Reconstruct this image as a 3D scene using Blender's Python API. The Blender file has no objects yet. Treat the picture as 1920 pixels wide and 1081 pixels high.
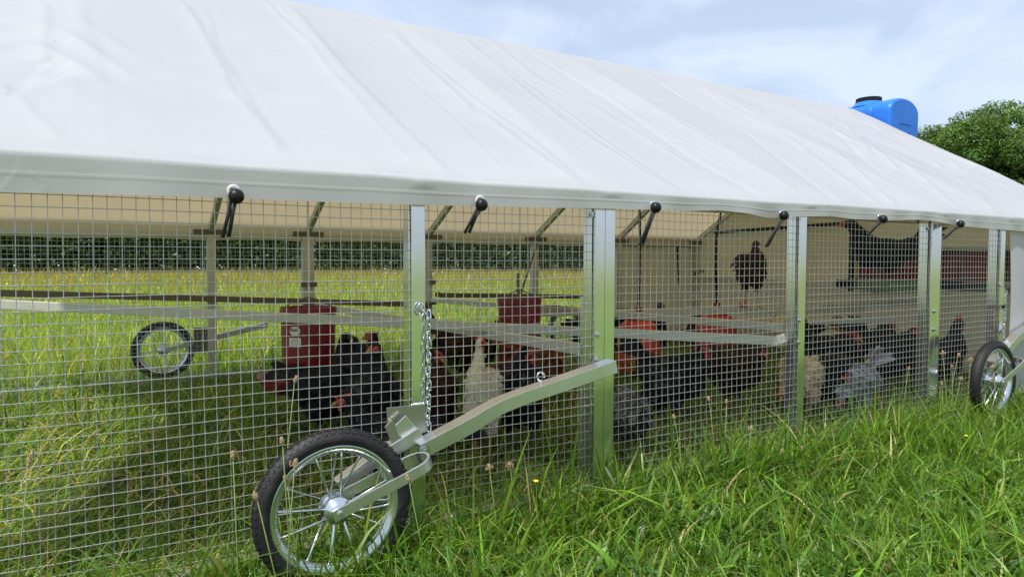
import bpy, bmesh, math, random
import numpy as np
from mathutils import Vector, Matrix, Euler
R = math.radians
random.seed(7); rng = np.random.default_rng(11)
scene = bpy.context.scene
COL = scene.collection

# ------------------------------------------------------------------ camera
CAMZ = 0.73
cam_d = bpy.data.cameras.new('camera'); cam = bpy.data.objects.new('camera', cam_d); COL.objects.link(cam)
cam_d.sensor_width = 36.0; cam_d.lens = 24.0; cam_d.clip_start = 0.05; cam_d.clip_end = 1500
CM = Matrix.Rotation(R(-30.8), 4, 'Z') @ Matrix.Rotation(R(90 - 2.35), 4, 'X') @ Matrix.Rotation(R(0.17), 4, 'Z')
cam.matrix_world = Matrix.Translation((0, 0, CAMZ)) @ CM
scene.camera = cam
CM3 = CM.to_3x3(); CO = Vector((0, 0, CAMZ))
def ray(px, py):
    return CM3 @ Vector(((px - 960) / 1280.0, -(py - 540.5) / 1280.0, -1.0))
def at(px, py, Y=None, Z=None, X=None):
    d = ray(px, py)
    t = (Y / d.y) if Y is not None else (((Z - CAMZ) / d.z) if Z is not None else X / d.x)
    return CO + d * t

# ------------------------------------------------------------------ world, sun, exposure
SUN_DIR = Vector((-0.48, -0.20, 0.855)).normalized()
world = bpy.data.worlds.new('World'); scene.world = world; world.use_nodes = True
wn, wl = world.node_tree.nodes, world.node_tree.links
wn.clear()
def WN(t, **k):
    n = wn.new(t)
    for a, b in k.items(): setattr(n, a, b)
    return n
wout = WN('ShaderNodeOutputWorld'); bg = WN('ShaderNodeBackground'); bg.inputs['Strength'].default_value = 0.10
sky = WN('ShaderNodeTexSky', sky_type='NISHITA', sun_disc=False)
sky.sun_elevation = math.asin(SUN_DIR.z); sky.sun_rotation = math.atan2(SUN_DIR.x, SUN_DIR.y)
sky.altitude = 100; sky.air_density = 1.1; sky.dust_density = 2.5; sky.ozone_density = 1.3
tc = WN('ShaderNodeTexCoord'); sep = WN('ShaderNodeSeparateXYZ'); wl.new(tc.outputs['Generated'], sep.inputs[0])
az = WN('ShaderNodeMath', operation='MAXIMUM'); az.inputs[1].default_value = 0.0; wl.new(sep.outputs[2], az.inputs[0])
ad = WN('ShaderNodeMath', operation='ADD'); ad.inputs[1].default_value = 0.30; wl.new(az.outputs[0], ad.inputs[0])
dv = WN('ShaderNodeVectorMath', operation='DIVIDE'); cb = WN('ShaderNodeCombineXYZ')
for i in range(3): wl.new(ad.outputs[0], cb.inputs[i])
wl.new(tc.outputs['Generated'], dv.inputs[0]); wl.new(cb.outputs[0], dv.inputs[1])
mp = WN('ShaderNodeMapping'); mp.inputs['Location'].default_value = (2.3, 0.4, 0.0); wl.new(dv.outputs[0], mp.inputs[0])
nz = WN('ShaderNodeTexNoise'); nz.inputs['Scale'].default_value = 2.6; nz.inputs['Detail'].default_value = 8; nz.inputs['Roughness'].default_value = 0.52
nz.inputs['Distortion'].default_value = 0.25
wl.new(mp.outputs[0], nz.inputs['Vector'])
rp = WN('ShaderNodeValToRGB'); rp.color_ramp.elements[0].position = 0.43; rp.color_ramp.elements[1].position = 0.62
rp.color_ramp.elements[0].color = (0.58,) * 3 + (1,); rp.color_ramp.elements[1].color = (0.92,) * 3 + (1,)
wl.new(nz.outputs[0], rp.inputs[0])
mx = WN('ShaderNodeMixRGB'); mx.inputs[2].default_value = (5.1, 5.9, 7.3, 1)
wl.new(rp.outputs[0], mx.inputs[0]); wl.new(sky.outputs[0], mx.inputs[1])
wl.new(mx.outputs[0], bg.inputs['Color']); wl.new(bg.outputs[0], wout.inputs['Surface'])

sun_d = bpy.data.lights.new('sun', 'SUN'); sun_d.energy = 3.1; sun_d.angle = R(1.2); sun_d.color = (1, 0.96, 0.89)
sun = bpy.data.objects.new('sun', sun_d); COL.objects.link(sun)
sun.rotation_euler = SUN_DIR.to_track_quat('Z', 'Y').to_euler()
scene.view_settings.view_transform = 'Standard'; scene.view_settings.look = 'None'
scene.view_settings.exposure = 0.62; scene.view_settings.gamma = 1; scene.view_settings.use_curve_mapping = False

# ------------------------------------------------------------------ materials
class NT:
    def __init__(s, name):
        s.m = bpy.data.materials.new(name); s.m.use_nodes = True
        s.n, s.l = s.m.node_tree.nodes, s.m.node_tree.links; s.n.clear()
        s.out = s.n.new('ShaderNodeOutputMaterial')
    def N(s, t, ins=None, **k):
        n = s.n.new(t)
        for a, b in k.items(): setattr(n, a, b)
        for a, b in (ins or {}).items():
            if isinstance(b, bpy.types.NodeSocket): s.l.new(b, n.inputs[a])
            else: n.inputs[a].default_value = b
        return n
    def coord(s, scale=(1, 1, 1), kind='Object'):
        tc = s.N('ShaderNodeTexCoord')
        return s.N('ShaderNodeMapping', {'Vector': tc.outputs[kind], 'Scale': scale}).outputs[0]
    def noise(s, vec, scale, detail=4, rough=.55):
        return s.N('ShaderNodeTexNoise', {'Vector': vec, 'Scale': scale, 'Detail': detail, 'Roughness': rough}).outputs[0]
    def ramp(s, fac, stops):
        r = s.N('ShaderNodeValToRGB', {'Fac': fac}); e = r.color_ramp.elements
        while len(e) < len(stops): e.new(0.5)
        for el, (p, c) in zip(e, stops): el.position = p; el.color = (*c, 1) if len(c) == 3 else c
        return r.outputs[0]
    def bump(s, h, st, dist=.01):
        return s.N('ShaderNodeBump', {'Height': h, 'Strength': st, 'Distance': dist}).outputs[0]
    def fin(s, sh): s.l.new(sh, s.out.inputs[0]); return s.m
def geo_noise_mat(name, c1, c2, scale=20, rough=.5, metal=0, bump=.2, stretch=(1, 1, 1), spec=.5, lo=.35, hi=.65, bd=.003, coat=0):
    t = NT(name); v = t.coord(stretch); n = t.noise(v, scale)
    p = t.N('ShaderNodeBsdfPrincipled', {'Base Color': t.ramp(n, [(lo, c1), (hi, c2)]), 'Roughness': rough, 'Metallic': metal,
            'Specular IOR Level': spec, 'Coat Weight': coat, 'Normal': t.bump(t.noise(v, scale * 3), bump, bd)})
    return t.fin(p.outputs[0])

M = {}
def alum(name, base, r0, r1, dirt=0.0, metal=.95):
    t = NT(name); v = t.coord((1, 1, 1)); st = t.coord((90, 90, 3)); n = t.noise(v, 9, 5)
    sc = t.noise(st, 6, 3)
    col = t.ramp(n, [(.3, tuple(b * .92 for b in base)), (.7, base)])
    if dirt:
        d = t.ramp(t.noise(v, 110, 8, .75), [(.60 - .05 * dirt, (0, 0, 0)), (.74, (.8, .8, .8))])
        col = t.N('ShaderNodeMixRGB', {'Fac': d, 'Color1': col, 'Color2': (.12, .085, .045, 1)}).outputs[0]
        metal_in = t.N('ShaderNodeMath', {0: d, 1: -metal}, operation='MULTIPLY').outputs[0]
        metal_in = t.N('ShaderNodeMath', {0: metal_in, 1: metal}, operation='ADD').outputs[0]
    else: metal_in = metal
    rr = t.N('ShaderNodeMapRange', {'Value': n, 'To Min': r0, 'To Max': r1}).outputs[0]
    p = t.N('ShaderNodeBsdfPrincipled', {'Base Color': col, 'Metallic': metal_in, 'Roughness': rr, 'Normal': t.bump(sc, .12, .0006)})
    return t.fin(p.outputs[0])
M['post'] = alum('mill_aluminium', (.72, .74, .73), .10, .20)
M['plate'] = alum('dull_plate', (.42, .41, .37), .25, .4, 0, .9)
M['lever'] = alum('scuffed_aluminium', (.74, .74, .73), .2, .42)
M['bar'] = alum('weathered_aluminium', (.55, .55, .48), .45, .65, 1.0, .35)
M['bardark'] = alum('dark_brown_tube', (.16, .13, .09), .55, .75, .6, .2)  # plain dark brown tone for the rear bars, clamps and small fittings
M['wire'] = alum('galvanised_wire', (.50, .52, .53), .36, .5, 0, .75)
M['steel'] = alum('zinc_steel', (.72, .76, .80), .12, .28)
M['bolt'] = alum('bolt_steel', (.6, .62, .64), .15, .3)
M['rubber'] = geo_noise_mat('tyre_rubber', (.010, .010, .011), (.022, .021, .020), 40, .55, bump=.3, bd=.001)
M['muddyrubber'] = geo_noise_mat('muddy_tyre_rubber', (.011, .011, .012), (.055, .043, .030), 30, .6, lo=.56, hi=.82, bump=.5, bd=.002)
M['blackplastic'] = geo_noise_mat('black_plastic', (.006, .006, .007), (.010, .010, .011), 30, .38, spec=.28, bump=.05)
M['bungee'] = geo_noise_mat('black_elastic_cord', (.012, .012, .013), (.03, .03, .032), 300, .75, bump=.4, bd=.0008)
M['blue'] = geo_noise_mat('blue_polyethylene', (.014, .15, .62), (.018, .19, .74), 3, .42, bump=.08, bd=.004, spec=.4)
M['red'] = geo_noise_mat('dark_red_plastic', (.17, .010, .016), (.23, .014, .02), 8, .35, bump=.05)
M['redpan'] = geo_noise_mat('red_pan_plastic', (.30, .012, .02), (.20, .02, .02), 14, .35, bump=.1)
M['feed'] = geo_noise_mat('dark_feed', (.015, .013, .010), (.05, .04, .025), 120, .9, bump=.8)
M['orange'] = geo_noise_mat('orange_red_plastic', (.58, .055, .02), (.46, .04, .016), 10, .4, bump=.05)
M['white'] = geo_noise_mat('white_plastic', (.62, .61, .57), (.74, .73, .70), 40, .45, bump=.05)
M['ink'] = geo_noise_mat('black_print', (.02, .02, .02), (.03, .03, .03), 40, .6, bump=0)
M['curtain'] = geo_noise_mat('dark_red_curtain', (.16, .008, .02), (.24, .012, .03), 12, .7, bump=.3, stretch=(1, 12, 1))
M['tray'] = geo_noise_mat('green_grey_tray', (.10, .16, .10), (.16, .22, .15), 14, .6, bump=.2)
M['green'] = geo_noise_mat('green_strap', (.3, .38, .05), (.35, .42, .07), 14, .6, bump=.1)
M['bark'] = geo_noise_mat('bark', (.05, .038, .026), (.11, .09, .07), 9, .9, bump=.8, stretch=(3, 3, .6), bd=.03)
M['comb'] = geo_noise_mat('red_comb_skin', (.55, .02, .03), (.42, .02, .025), 90, .5, bump=.4, bd=.001)
M['face'] = geo_noise_mat('red_face_skin', (.46, .09, .07), (.34, .05, .045), 120, .6, bump=.5, bd=.001)
M['leg'] = geo_noise_mat('yellow_leg_scales', (.50, .27, .06), (.36, .19, .05), 120, .6, bump=.5, bd=.001)
M['darkleg'] = geo_noise_mat('slate_leg_scales', (.06, .06, .05), (.12, .11, .08), 120, .6, bump=.5, bd=.001)
M['beak'] = geo_noise_mat('horn_beak', (.45, .26, .07), (.30, .17, .06), 60, .4, bump=.1)
M['darkbeak'] = geo_noise_mat('dark_beak', (.04, .035, .03), (.09, .07, .05), 60, .4, bump=.1)
M['eye'] = geo_noise_mat('dark_eye', (.01, .008, .006), (.02, .01, .008), 60, .08, bump=0)
M['flower'] = geo_noise_mat('yellow_petals', (.75, .55, .02), (.8, .62, .03), 30, .5, bump=0)
M['whiteflower'] = geo_noise_mat('white_petals', (.68, .68, .60), (.75, .74, .68), 30, .6, bump=0)
M['seed'] = geo_noise_mat('tan_seed_head', (.33, .23, .11), (.52, .40, .22), 260, .8, bump=.8, bd=.002)
M['stem'] = geo_noise_mat('green_stem', (.13, .19, .04), (.20, .26, .07), 30, .55, bump=0)
M['stone'] = geo_noise_mat('pale_grey_stone', (.30, .29, .26), (.48, .47, .43), 40, .85, bump=.6)

# tarp: one vinyl sheet, white outside, tan lining inside
t = NT('white_tarp'); v = t.coord(); ge = t.N('ShaderNodeNewGeometry')
n1 = t.noise(v, 2.2, 5, .6); n2 = t.noise(v, 38, 6, .7); n3 = t.noise(t.coord((1, .25, .4)), 9, 6, .6)
cw = t.ramp(n1, [(.3, (.64, .66, .70)), (.7, (.69, .705, .745))])
smudge = t.ramp(n3, [(.66, (0, 0, 0)), (.80, (.35, .35, .35))])
cw = t.N('ShaderNodeMixRGB', {'Fac': smudge, 'Color1': cw, 'Color2': (.62, .62, .58, 1)}).outputs[0]
vo = t.N('ShaderNodeTexVoronoi', {'Vector': v, 'Scale': 9.0, 'Randomness': 1.0})
sp = t.ramp(vo.outputs['Distance'], [(.028, (1, 1, 1)), (.045, (0, 0, 0))]); spm = t.ramp(t.N('ShaderNodeSeparateColor', {0: vo.outputs['Color']}).outputs[0], [(.93, (0, 0, 0)), (.95, (.7, .7, .7))])
sp = t.N('ShaderNodeMixRGB', {'Fac': 1, 'Color1': sp, 'Color2': spm}, blend_type='MULTIPLY').outputs[0]
cw = t.N('ShaderNodeMixRGB', {'Fac': sp, 'Color1': cw, 'Color2': (.22, .20, .17, 1)}).outputs[0]
ct = t.ramp(n1, [(.3, (.54, .44, .27)), (.7, (.60, .50, .32))])
base = t.N('ShaderNodeMixRGB', {'Fac': ge.outputs['Backfacing'], 'Color1': cw, 'Color2': ct}).outputs[0]
rn = t.noise(t.coord((1, 1, 1)), 5.5, 2, .5)
rd = t.N('ShaderNodeMath', {0: rn, 1: .5}, operation='SUBTRACT').outputs[0]; rd = t.N('ShaderNodeMath', {0: rd}, operation='ABSOLUTE').outputs[0]
rd = t.ramp(rd, [(.0, (1, 1, 1)), (.028, (0, 0, 0))]); mk = t.ramp(t.noise(v, 1.9, 3, .6), [(.52, (0, 0, 0)), (.68, (1, 1, 1))])
rd = t.N('ShaderNodeMixRGB', {'Fac': 1, 'Color1': rd, 'Color2': mk}, blend_type='MULTIPLY').outputs[0]
bp = t.N('ShaderNodeMixRGB', {'Fac': .5, 'Color1': n3, 'Color2': n2}).outputs[0]
bp = t.N('ShaderNodeMixRGB', {'Fac': .45, 'Color1': bp, 'Color2': rd}).outputs[0]
bmp = t.bump(bp, .22, .006)
p = t.N('ShaderNodeBsdfPrincipled', {'Base Color': base, 'Roughness': .42, 'Specular IOR Level': .35, 'Normal': bmp})
tr = t.N('ShaderNodeBsdfTranslucent', {'Color': (.60, .49, .30, 1)})
ms = t.N('ShaderNodeMixShader', {0: .40, 1: p.outputs[0], 2: tr.outputs[0]})
M['tarp'] = t.fin(ms.outputs[0])

# vegetation: per-blade colour attribute
def veg(name, gloss=.35, trans=.4, gain=1.0, rough=.45):
    t = NT(name); a = t.N('ShaderNodeAttribute', attribute_name='col')
    g = t.N('ShaderNodeMixRGB', {'Fac': 1, 'Color1': a.outputs['Color'], 'Color2': (gain, gain, gain, 1)}, blend_type='MULTIPLY').outputs[0]
    p = t.N('ShaderNodeBsdfPrincipled', {'Base Color': g, 'Roughness': rough, 'Specular IOR Level': gloss})
    tl = t.N('ShaderNodeMixRGB', {'Fac': 1, 'Color1': g, 'Color2': (1.5, 1.35, .5, 1)}, blend_type='MULTIPLY').outputs[0]
    tr = t.N('ShaderNodeBsdfTranslucent', {'Color': tl})
    return t.fin(t.N('ShaderNodeMixShader', {0: trans, 1: p.outputs[0], 2: tr.outputs[0]}).outputs[0])
M['grass'] = veg('grass_blades', .5, .40, 1.0, .40)
M['meadow'] = veg('meadow_blades', .12, .42, 1.0, .6)
M['leaf'] = veg('tree_leaves', .4, .35, 1.9, .45)
t = NT('turf_soil'); v = t.coord()
c = t.ramp(t.noise(v, 14, 8, .7), [(.3, (.028, .035, .012)), (.5, (.045, .075, .014)), (.72, (.085, .12, .025))])
far = t.ramp(t.noise(v, .35, 4), [(.35, (.10, .15, .02)), (.65, (.17, .19, .035))])
cd = t.N('ShaderNodeTexCoord'); ln = t.N('ShaderNodeVectorMath', {0: cd.outputs['Object']}, operation='LENGTH').outputs['Value']
sy = t.N('ShaderNodeSeparateXYZ', {0: cd.outputs['Object']}).outputs['Y']
fl = t.N('ShaderNodeMapRange', {'Value': sy, 'From Min': .5, 'From Max': -.2}).outputs[0]
lawn = t.ramp(t.noise(v, 22, 8, .7), [(.3, (.11, .19, .016)), (.7, (.20, .34, .035))])
c = t.N('ShaderNodeMixRGB', {'Fac': fl, 'Color1': c, 'Color2': lawn}).outputs[0]
far = t.ramp(t.noise(v, .35, 4), [(.35, (.15, .21, .03)), (.65, (.24, .26, .05))])
fr = t.N('ShaderNodeMapRange', {'Value': ln, 'From Min': 5, 'From Max': 14}).outputs[0]
c = t.N('ShaderNodeMixRGB', {'Fac': fr, 'Color1': c, 'Color2': far}).outputs[0]
p = t.N('ShaderNodeBsdfPrincipled', {'Base Color': c, 'Roughness': .95, 'Normal': t.bump(t.noise(v, 60, 6, .7), .8, .03)})
M['ground'] = t.fin(p.outputs[0])

def plumage(name, c1, c2, kind='plain', c3=(0.3, .3, .3)):
    t = NT(name); v = t.coord()
    a = t.N('ShaderNodeAttribute', attribute_name='shade')
    n = t.noise(v, 26, 5, .65)
    fac = t.N('ShaderNodeMixRGB', {'Fac': .55, 'Color1': n, 'Color2': a.outputs['Color']}).outputs[0]
    col = t.ramp(fac, [(.3, c1), (.72, c2)])
    if kind == 'barred':
        w = t.N('ShaderNodeTexWave', {'Vector': v, 'Scale': 36, 'Distortion': 6, 'Detail': 2, 'Detail Scale': 2.5}, bands_direction='DIAGONAL').outputs['Fac']
        col = t.N('ShaderNodeMixRGB', {'Fac': t.ramp(w, [(.52, (0, 0, 0)), (.66, (1, 1, 1))]), 'Color1': col, 'Color2': (*c3, 1)}).outputs[0]
    if kind == 'laced':
        w = t.ramp(a.outputs['Color'], [(.78, (0, 0, 0)), (.86, (1, 1, 1))])
        col = t.N('ShaderNodeMixRGB', {'Fac': w, 'Color1': col, 'Color2': (*c3, 1)}).outputs[0]
    p = t.N('ShaderNodeBsdfPrincipled', {'Base Color': col, 'Roughness': .62, 'Specular IOR Level': .12,
            'Normal': t.bump(t.noise(v, 120, 4, .7), .7, .004)})
    return t.fin(p.outputs[0])
PL = {'black': plumage('black_feathers', (.006, .006, .008), (.022, .022, .028)),
      'speckled': plumage('black_speckled_feathers', (.006, .006, .008), (.02, .02, .026), 'laced', (.055, .055, .055)),
      'brown': plumage('dark_brown_feathers', (.022, .010, .007), (.075, .030, .016)),
      'chestnut': plumage('chestnut_feathers', (.09, .028, .010), (.24, .085, .028)),
      'gold': plumage('golden_brown_feathers', (.06, .03, .01), (.34, .17, .05)),
      'white': plumage('cream_white_feathers', (.60, .52, .36), (.78, .72, .56)),
      'buff': plumage('buff_cream_feathers', (.42, .31, .16), (.66, .53, .33)),
      'barred': plumage('barred_feathers', (.008, .008, .010), (.02, .02, .024), 'barred', (.30, .30, .30)),
      'grey': plumage('lavender_grey_feathers', (.09, .09, .10), (.42, .42, .45), 'plain')}

# ------------------------------------------------------------------ geometry helpers
W = {}
class MB:
    def __init__(s): s.v, s.f = [], []
    def add(s, vs, fs):
        b = len(s.v); s.v.extend([Vector(q) for q in vs]); s.f.extend([tuple(i + b for i in f) for f in fs]); return s
    def frame(s, o, X, Y, Z, hx, hy, hz):
        vs = [o + X * (hx * a) + Y * (hy * b) + Z * (hz * c) for a in (-1, 1) for b in (-1, 1) for c in (-1, 1)]
        return s.add(vs, [(0, 1, 3, 2), (4, 6, 7, 5), (0, 4, 5, 1), (2, 3, 7, 6), (0, 2, 6, 4), (1, 5, 7, 3)])
    def box(s, x0, x1, y0, y1, z0, z1):
        return s.frame(Vector(((x0 + x1) / 2, (y0 + y1) / 2, (z0 + z1) / 2)), Vector((1, 0, 0)), Vector((0, 1, 0)), Vector((0, 0, 1)), (x1 - x0) / 2, (y1 - y0) / 2, (z1 - z0) / 2)
    def bar(s, p0, p1, w, h, up=Vector((0, 0, 1))):
        p0, p1 = Vector(p0), Vector(p1); d = (p1 - p0); L = d.length; d.normalize()
        sd = d.cross(up).normalized(); u = sd.cross(d)
        return s.frame((p0 + p1) / 2, d, sd, u, L / 2, w / 2, h / 2)
    def tube(s, pts, r, seg=6, cap=True):
        pts = [Vector(p) for p in pts]; n = len(pts); rs = r if isinstance(r, (list, tuple)) else [r] * n
        ref = Vector((0.13, 0.31, 1)).normalized(); d0 = (pts[1] - pts[0]).normalized()
        if abs(d0.dot(ref)) > .95: ref = Vector((1, .2, 0)).normalized()
        vs, fs = [], []
        for i, q in enumerate(pts):
            d = (pts[min(i + 1, n - 1)] - pts[max(i - 1, 0)]).normalized()
            a = d.cross(ref).normalized(); b = d.cross(a)
            for k in range(seg):
                th = 2 * math.pi * k / seg; vs.append(q + a * (rs[i] * math.cos(th)) + b * (rs[i] * math.sin(th)))
        for i in range(n - 1):
            for k in range(seg):
                k2 = (k + 1) % seg; fs.append((i * seg + k, i * seg + k2, (i + 1) * seg + k2, (i + 1) * seg + k))
        if cap: fs.append(tuple(range(seg))[::-1]); fs.append(tuple((n - 1) * seg + k for k in range(seg)))
        return s.add(vs, fs)
    def lathe(s, prof, seg=32, mat=Matrix.Identity(4), closed=False):
        vs, fs = [], []; n = len(prof)
        for k in range(seg):
            th = 2 * math.pi * k / seg
            for (r, z) in prof: vs.append(mat @ Vector((r * math.cos(th), r * math.sin(th), z)))
        for k in range(seg):
            k2 = (k + 1) % seg
            for i in range(n if closed else n - 1):
                j = (i + 1) % n; fs.append((k * n + i, k2 * n + i, k2 * n + j, k * n + j))
        return s.add(vs, fs)
    def sweep(s, prof, pts, sides, ups, cap=True):
        vs, fs = [], []; n = len(prof)
        for q, a, b in zip(pts, sides, ups):
            for (x, y) in prof: vs.append(q + a * x + b * y)
        for i in range(len(pts) - 1):
            for k in range(n):
                k2 = (k + 1) % n; fs.append((i * n + k, i * n + k2, (i + 1) * n + k2, (i + 1) * n + k))
        if cap: fs.append(tuple(range(n))[::-1]); fs.append(tuple((len(pts) - 1) * n + k for k in range(n)))
        return s.add(vs, fs)
    def ball(s, c, r, seg=12, sc=(1, 1, 1), rot=None):
        rings = seg // 2; vs, fs = [], []; c = Vector(c)
        for i in range(rings + 1):
            ph = math.pi * i / rings
            for k in range(seg):
                th = 2 * math.pi * k / seg
                q = Vector((r * sc[0] * math.sin(ph) * math.cos(th), r * sc[1] * math.sin(ph) * math.sin(th), r * sc[2] * math.cos(ph)))
                if rot: q = rot @ q
                vs.append(c + q)
        for i in range(rings):
            for k in range(seg):
                k2 = (k + 1) % seg; fs.append((i * seg + k, (i + 1) * seg + k, (i + 1) * seg + k2, i * seg + k2))
        return s.add(vs, fs)
    def build(s, name, mat, parent=None, smooth=False, bevel=0, **props):
        c = sum(s.v, Vector()) / len(s.v)
        me = bpy.data.meshes.new(name); me.from_pydata([tuple(q - c) for q in s.v], [], s.f)
        me.materials.append(mat)
        if smooth: me.polygons.foreach_set('use_smooth', [True] * len(me.polygons))
        o = bpy.data.objects.new(name, me); COL.objects.link(o)
        o.parent = parent; o.location = c - (W[parent.name] if parent else Vector())
        W[o.name] = c
        bm = bmesh.new(); bm.from_mesh(me); bmesh.ops.remove_doubles(bm, verts=bm.verts, dist=1e-6)
        bmesh.ops.recalc_face_normals(bm, faces=bm.faces); bm.to_mesh(me); bm.free()
        if bevel:
            b = o.modifiers.new('bevel', 'BEVEL'); b.width = bevel; b.segments = 2; b.limit_method = 'ANGLE'; b.angle_limit = R(40)
            b.harden_normals = False
        for k, q in props.items(): o[k] = q
        return o
def empty(name, loc=(0, 0, 0), parent=None, label=None, category=None, group=None):
    o = bpy.data.objects.new(name, None); COL.objects.link(o); loc = Vector(loc); o.empty_display_size = .05
    o.parent = parent; o.location = loc - (W[parent.name] if parent else Vector()); W[o.name] = loc
    if label: o['label'] = label
    if category: o['category'] = category
    if group: o['group'] = group
    return o
def kids(o): return [c for c in bpy.data.objects if c.parent == o]
def copy_tree(o, parent=None):
    c = o.copy(); COL.objects.link(c); c.parent = parent
    for ch in list(o.children): copy_tree(ch, c)
    return c
X3, Y3, Z3 = Vector((1, 0, 0)), Vector((0, 1, 0)), Vector((0, 0, 1))
def arrmesh(name, verts, quads, mat, attr=None, attrname='col', tris=None, parent=None, smooth=False, kind=None):
    me = bpy.data.meshes.new(name)
    nv = len(verts); me.vertices.add(nv); me.vertices.foreach_set('co', verts.astype(np.float32).ravel())
    loops = quads.ravel(); nq = len(quads); starts = np.arange(nq) * 4; tot = np.full(nq, 4)
    if tris is not None:
        starts = np.concatenate([starts, nq * 4 + np.arange(len(tris)) * 3]); tot = np.concatenate([tot, np.full(len(tris), 3)])
        loops = np.concatenate([loops, tris.ravel()])
    me.loops.add(len(loops)); me.loops.foreach_set('vertex_index', loops.astype(np.int32))
    me.polygons.add(len(starts)); me.polygons.foreach_set('loop_start', starts.astype(np.int32)); me.polygons.foreach_set('loop_total', tot.astype(np.int32))
    if smooth: me.polygons.foreach_set('use_smooth', np.ones(len(starts), bool))
    me.update(calc_edges=True)
    if attr is not None:
        a = me.attributes.new(attrname, 'FLOAT_COLOR', 'POINT')
        a.data.foreach_set('color', np.concatenate([attr, np.ones((nv, 1))], 1).astype(np.float32).ravel())
    me.materials.append(mat)
    o = bpy.data.objects.new(name, me); COL.objects.link(o); o.parent = parent; W[o.name] = Vector()
    if kind: o['kind'] = kind
    return o

# ------------------------------------------------------------------ ground
FY, BY, RY = 1.623, 4.62, 3.12          # front mesh, back mesh, ridge
def gz(x, y):                            # gentle unevenness of the field
    return -0.012 + .012 * np.sin(x * 1.7 + .4) * np.cos(y * 1.3) - .03 * np.clip((y - 2.6) / 2, 0, 1)
gx = np.concatenate([np.linspace(-400, -14, 14), np.linspace(-12, 14, 131), np.linspace(16, 400, 14)])
gy = np.concatenate([np.linspace(-400, -6, 14), np.linspace(-4, 14, 91), np.linspace(16, 600, 16)])
GX, GY = np.meshgrid(gx, gy); near = np.exp(-((GX / 14) ** 2 + (GY / 12) ** 2))
vv = np.stack([GX, GY, gz(GX, GY) * near - .02 * (1 - near)], -1).reshape(-1, 3)
idx = np.arange(len(gx) * len(gy)).reshape(len(gy), len(gx))
qq = np.stack([idx[:-1, :-1], idx[:-1, 1:], idx[1:, 1:], idx[1:, :-1]], -1).reshape(-1, 4)
ground = arrmesh('ground', vv, qq, M['ground'], smooth=True, kind='structure')

# ------------------------------------------------------------------ the coop
coop = empty('chicken_coop', (1.9, 3.1, 0), label='long mobile chicken coop with white tarp roof, aluminium posts, wire mesh sides and wheels', category='chicken coop')
S0, S1 = -.78, 4.84                      # ends along the wall
ZR = at(960, 82, Y=RY).z
crease_px = [(0, 272), (230, 287), (445, 305), (700, 321), (900, 338), (1100, 350), (1288, 364), (1440, 374), (1573, 381), (1684, 389), (1800, 397), (1902, 404), (2000, 412)]
bot_px = [(0, 356), (230, 362), (440, 368), (600, 375), (780, 381), (1000, 386), (1155, 389), (1290, 393), (1350, 392), (1400, 398), (1440, 406), (1490, 404), (1560, 403), (1600, 409), (1660, 411), (1720, 410), (1745, 412), (1800, 422), (1893, 430), (2000, 438)]
EY = 1.590
cs = np.array([[*at(a, b, Y=EY)] for a, b in crease_px]); bs = np.array([[*at(a, b, Y=EY - .004)] for a, b in bot_px])
def zc(s): return np.interp(s, cs[:, 0], cs[:, 2])
def zb(s): return np.interp(s, bs[:, 0], bs[:, 2])
frames_f = [-.74, -.05, .684, 1.284, 2.207, 3.113, 3.705, 4.78]
frames_b = [-.74, -.12, .566, 1.158, 2.025, 2.945, 3.80, 4.73]
Sg = np.concatenate([np.arange(S0, S1, .0105), [S1]])
nS = len(Sg)
T = np.concatenate([np.linspace(0, 1, 60), ])
def smooth_noise(x, seed, n=8):
    r = np.random.default_rng(seed); o = 0
    for k in range(n):
        f = r.uniform(.6, 5); o = o + np.sin(x * f + r.uniform(0, 6.3)) / (f + 1)
    return o
folds = [(.00, .07, .0035, .03), (.36, .05, .005, .016), (.70, .10, .009, .020), (.98, .06, .004, .014), (1.20, .08, .009, .020), (1.42, .05, .004, .016), (1.60, .06, .008, .020), (1.86, .05, .005, .015),
         (2.06, .04, .007, .018), (2.24, .03, .008, .018), (2.46, .0, .005, .016), (2.70, -.03, .006, .02), (2.95, -.04, .007, .018), (3.12, -.05, .009, .02), (3.36, -.10, .006, .02),
         (3.62, -.14, .008, .02), (3.86, -.2, .009, .025), (4.1, -.25, .007, .02), (4.35, -.3, .009, .03), (-.45, .05, .006, .03), (-.9, .0, .006, .03), (-1.4, 0, .006, .03)]
ffs = np.array(frames_f)
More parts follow.
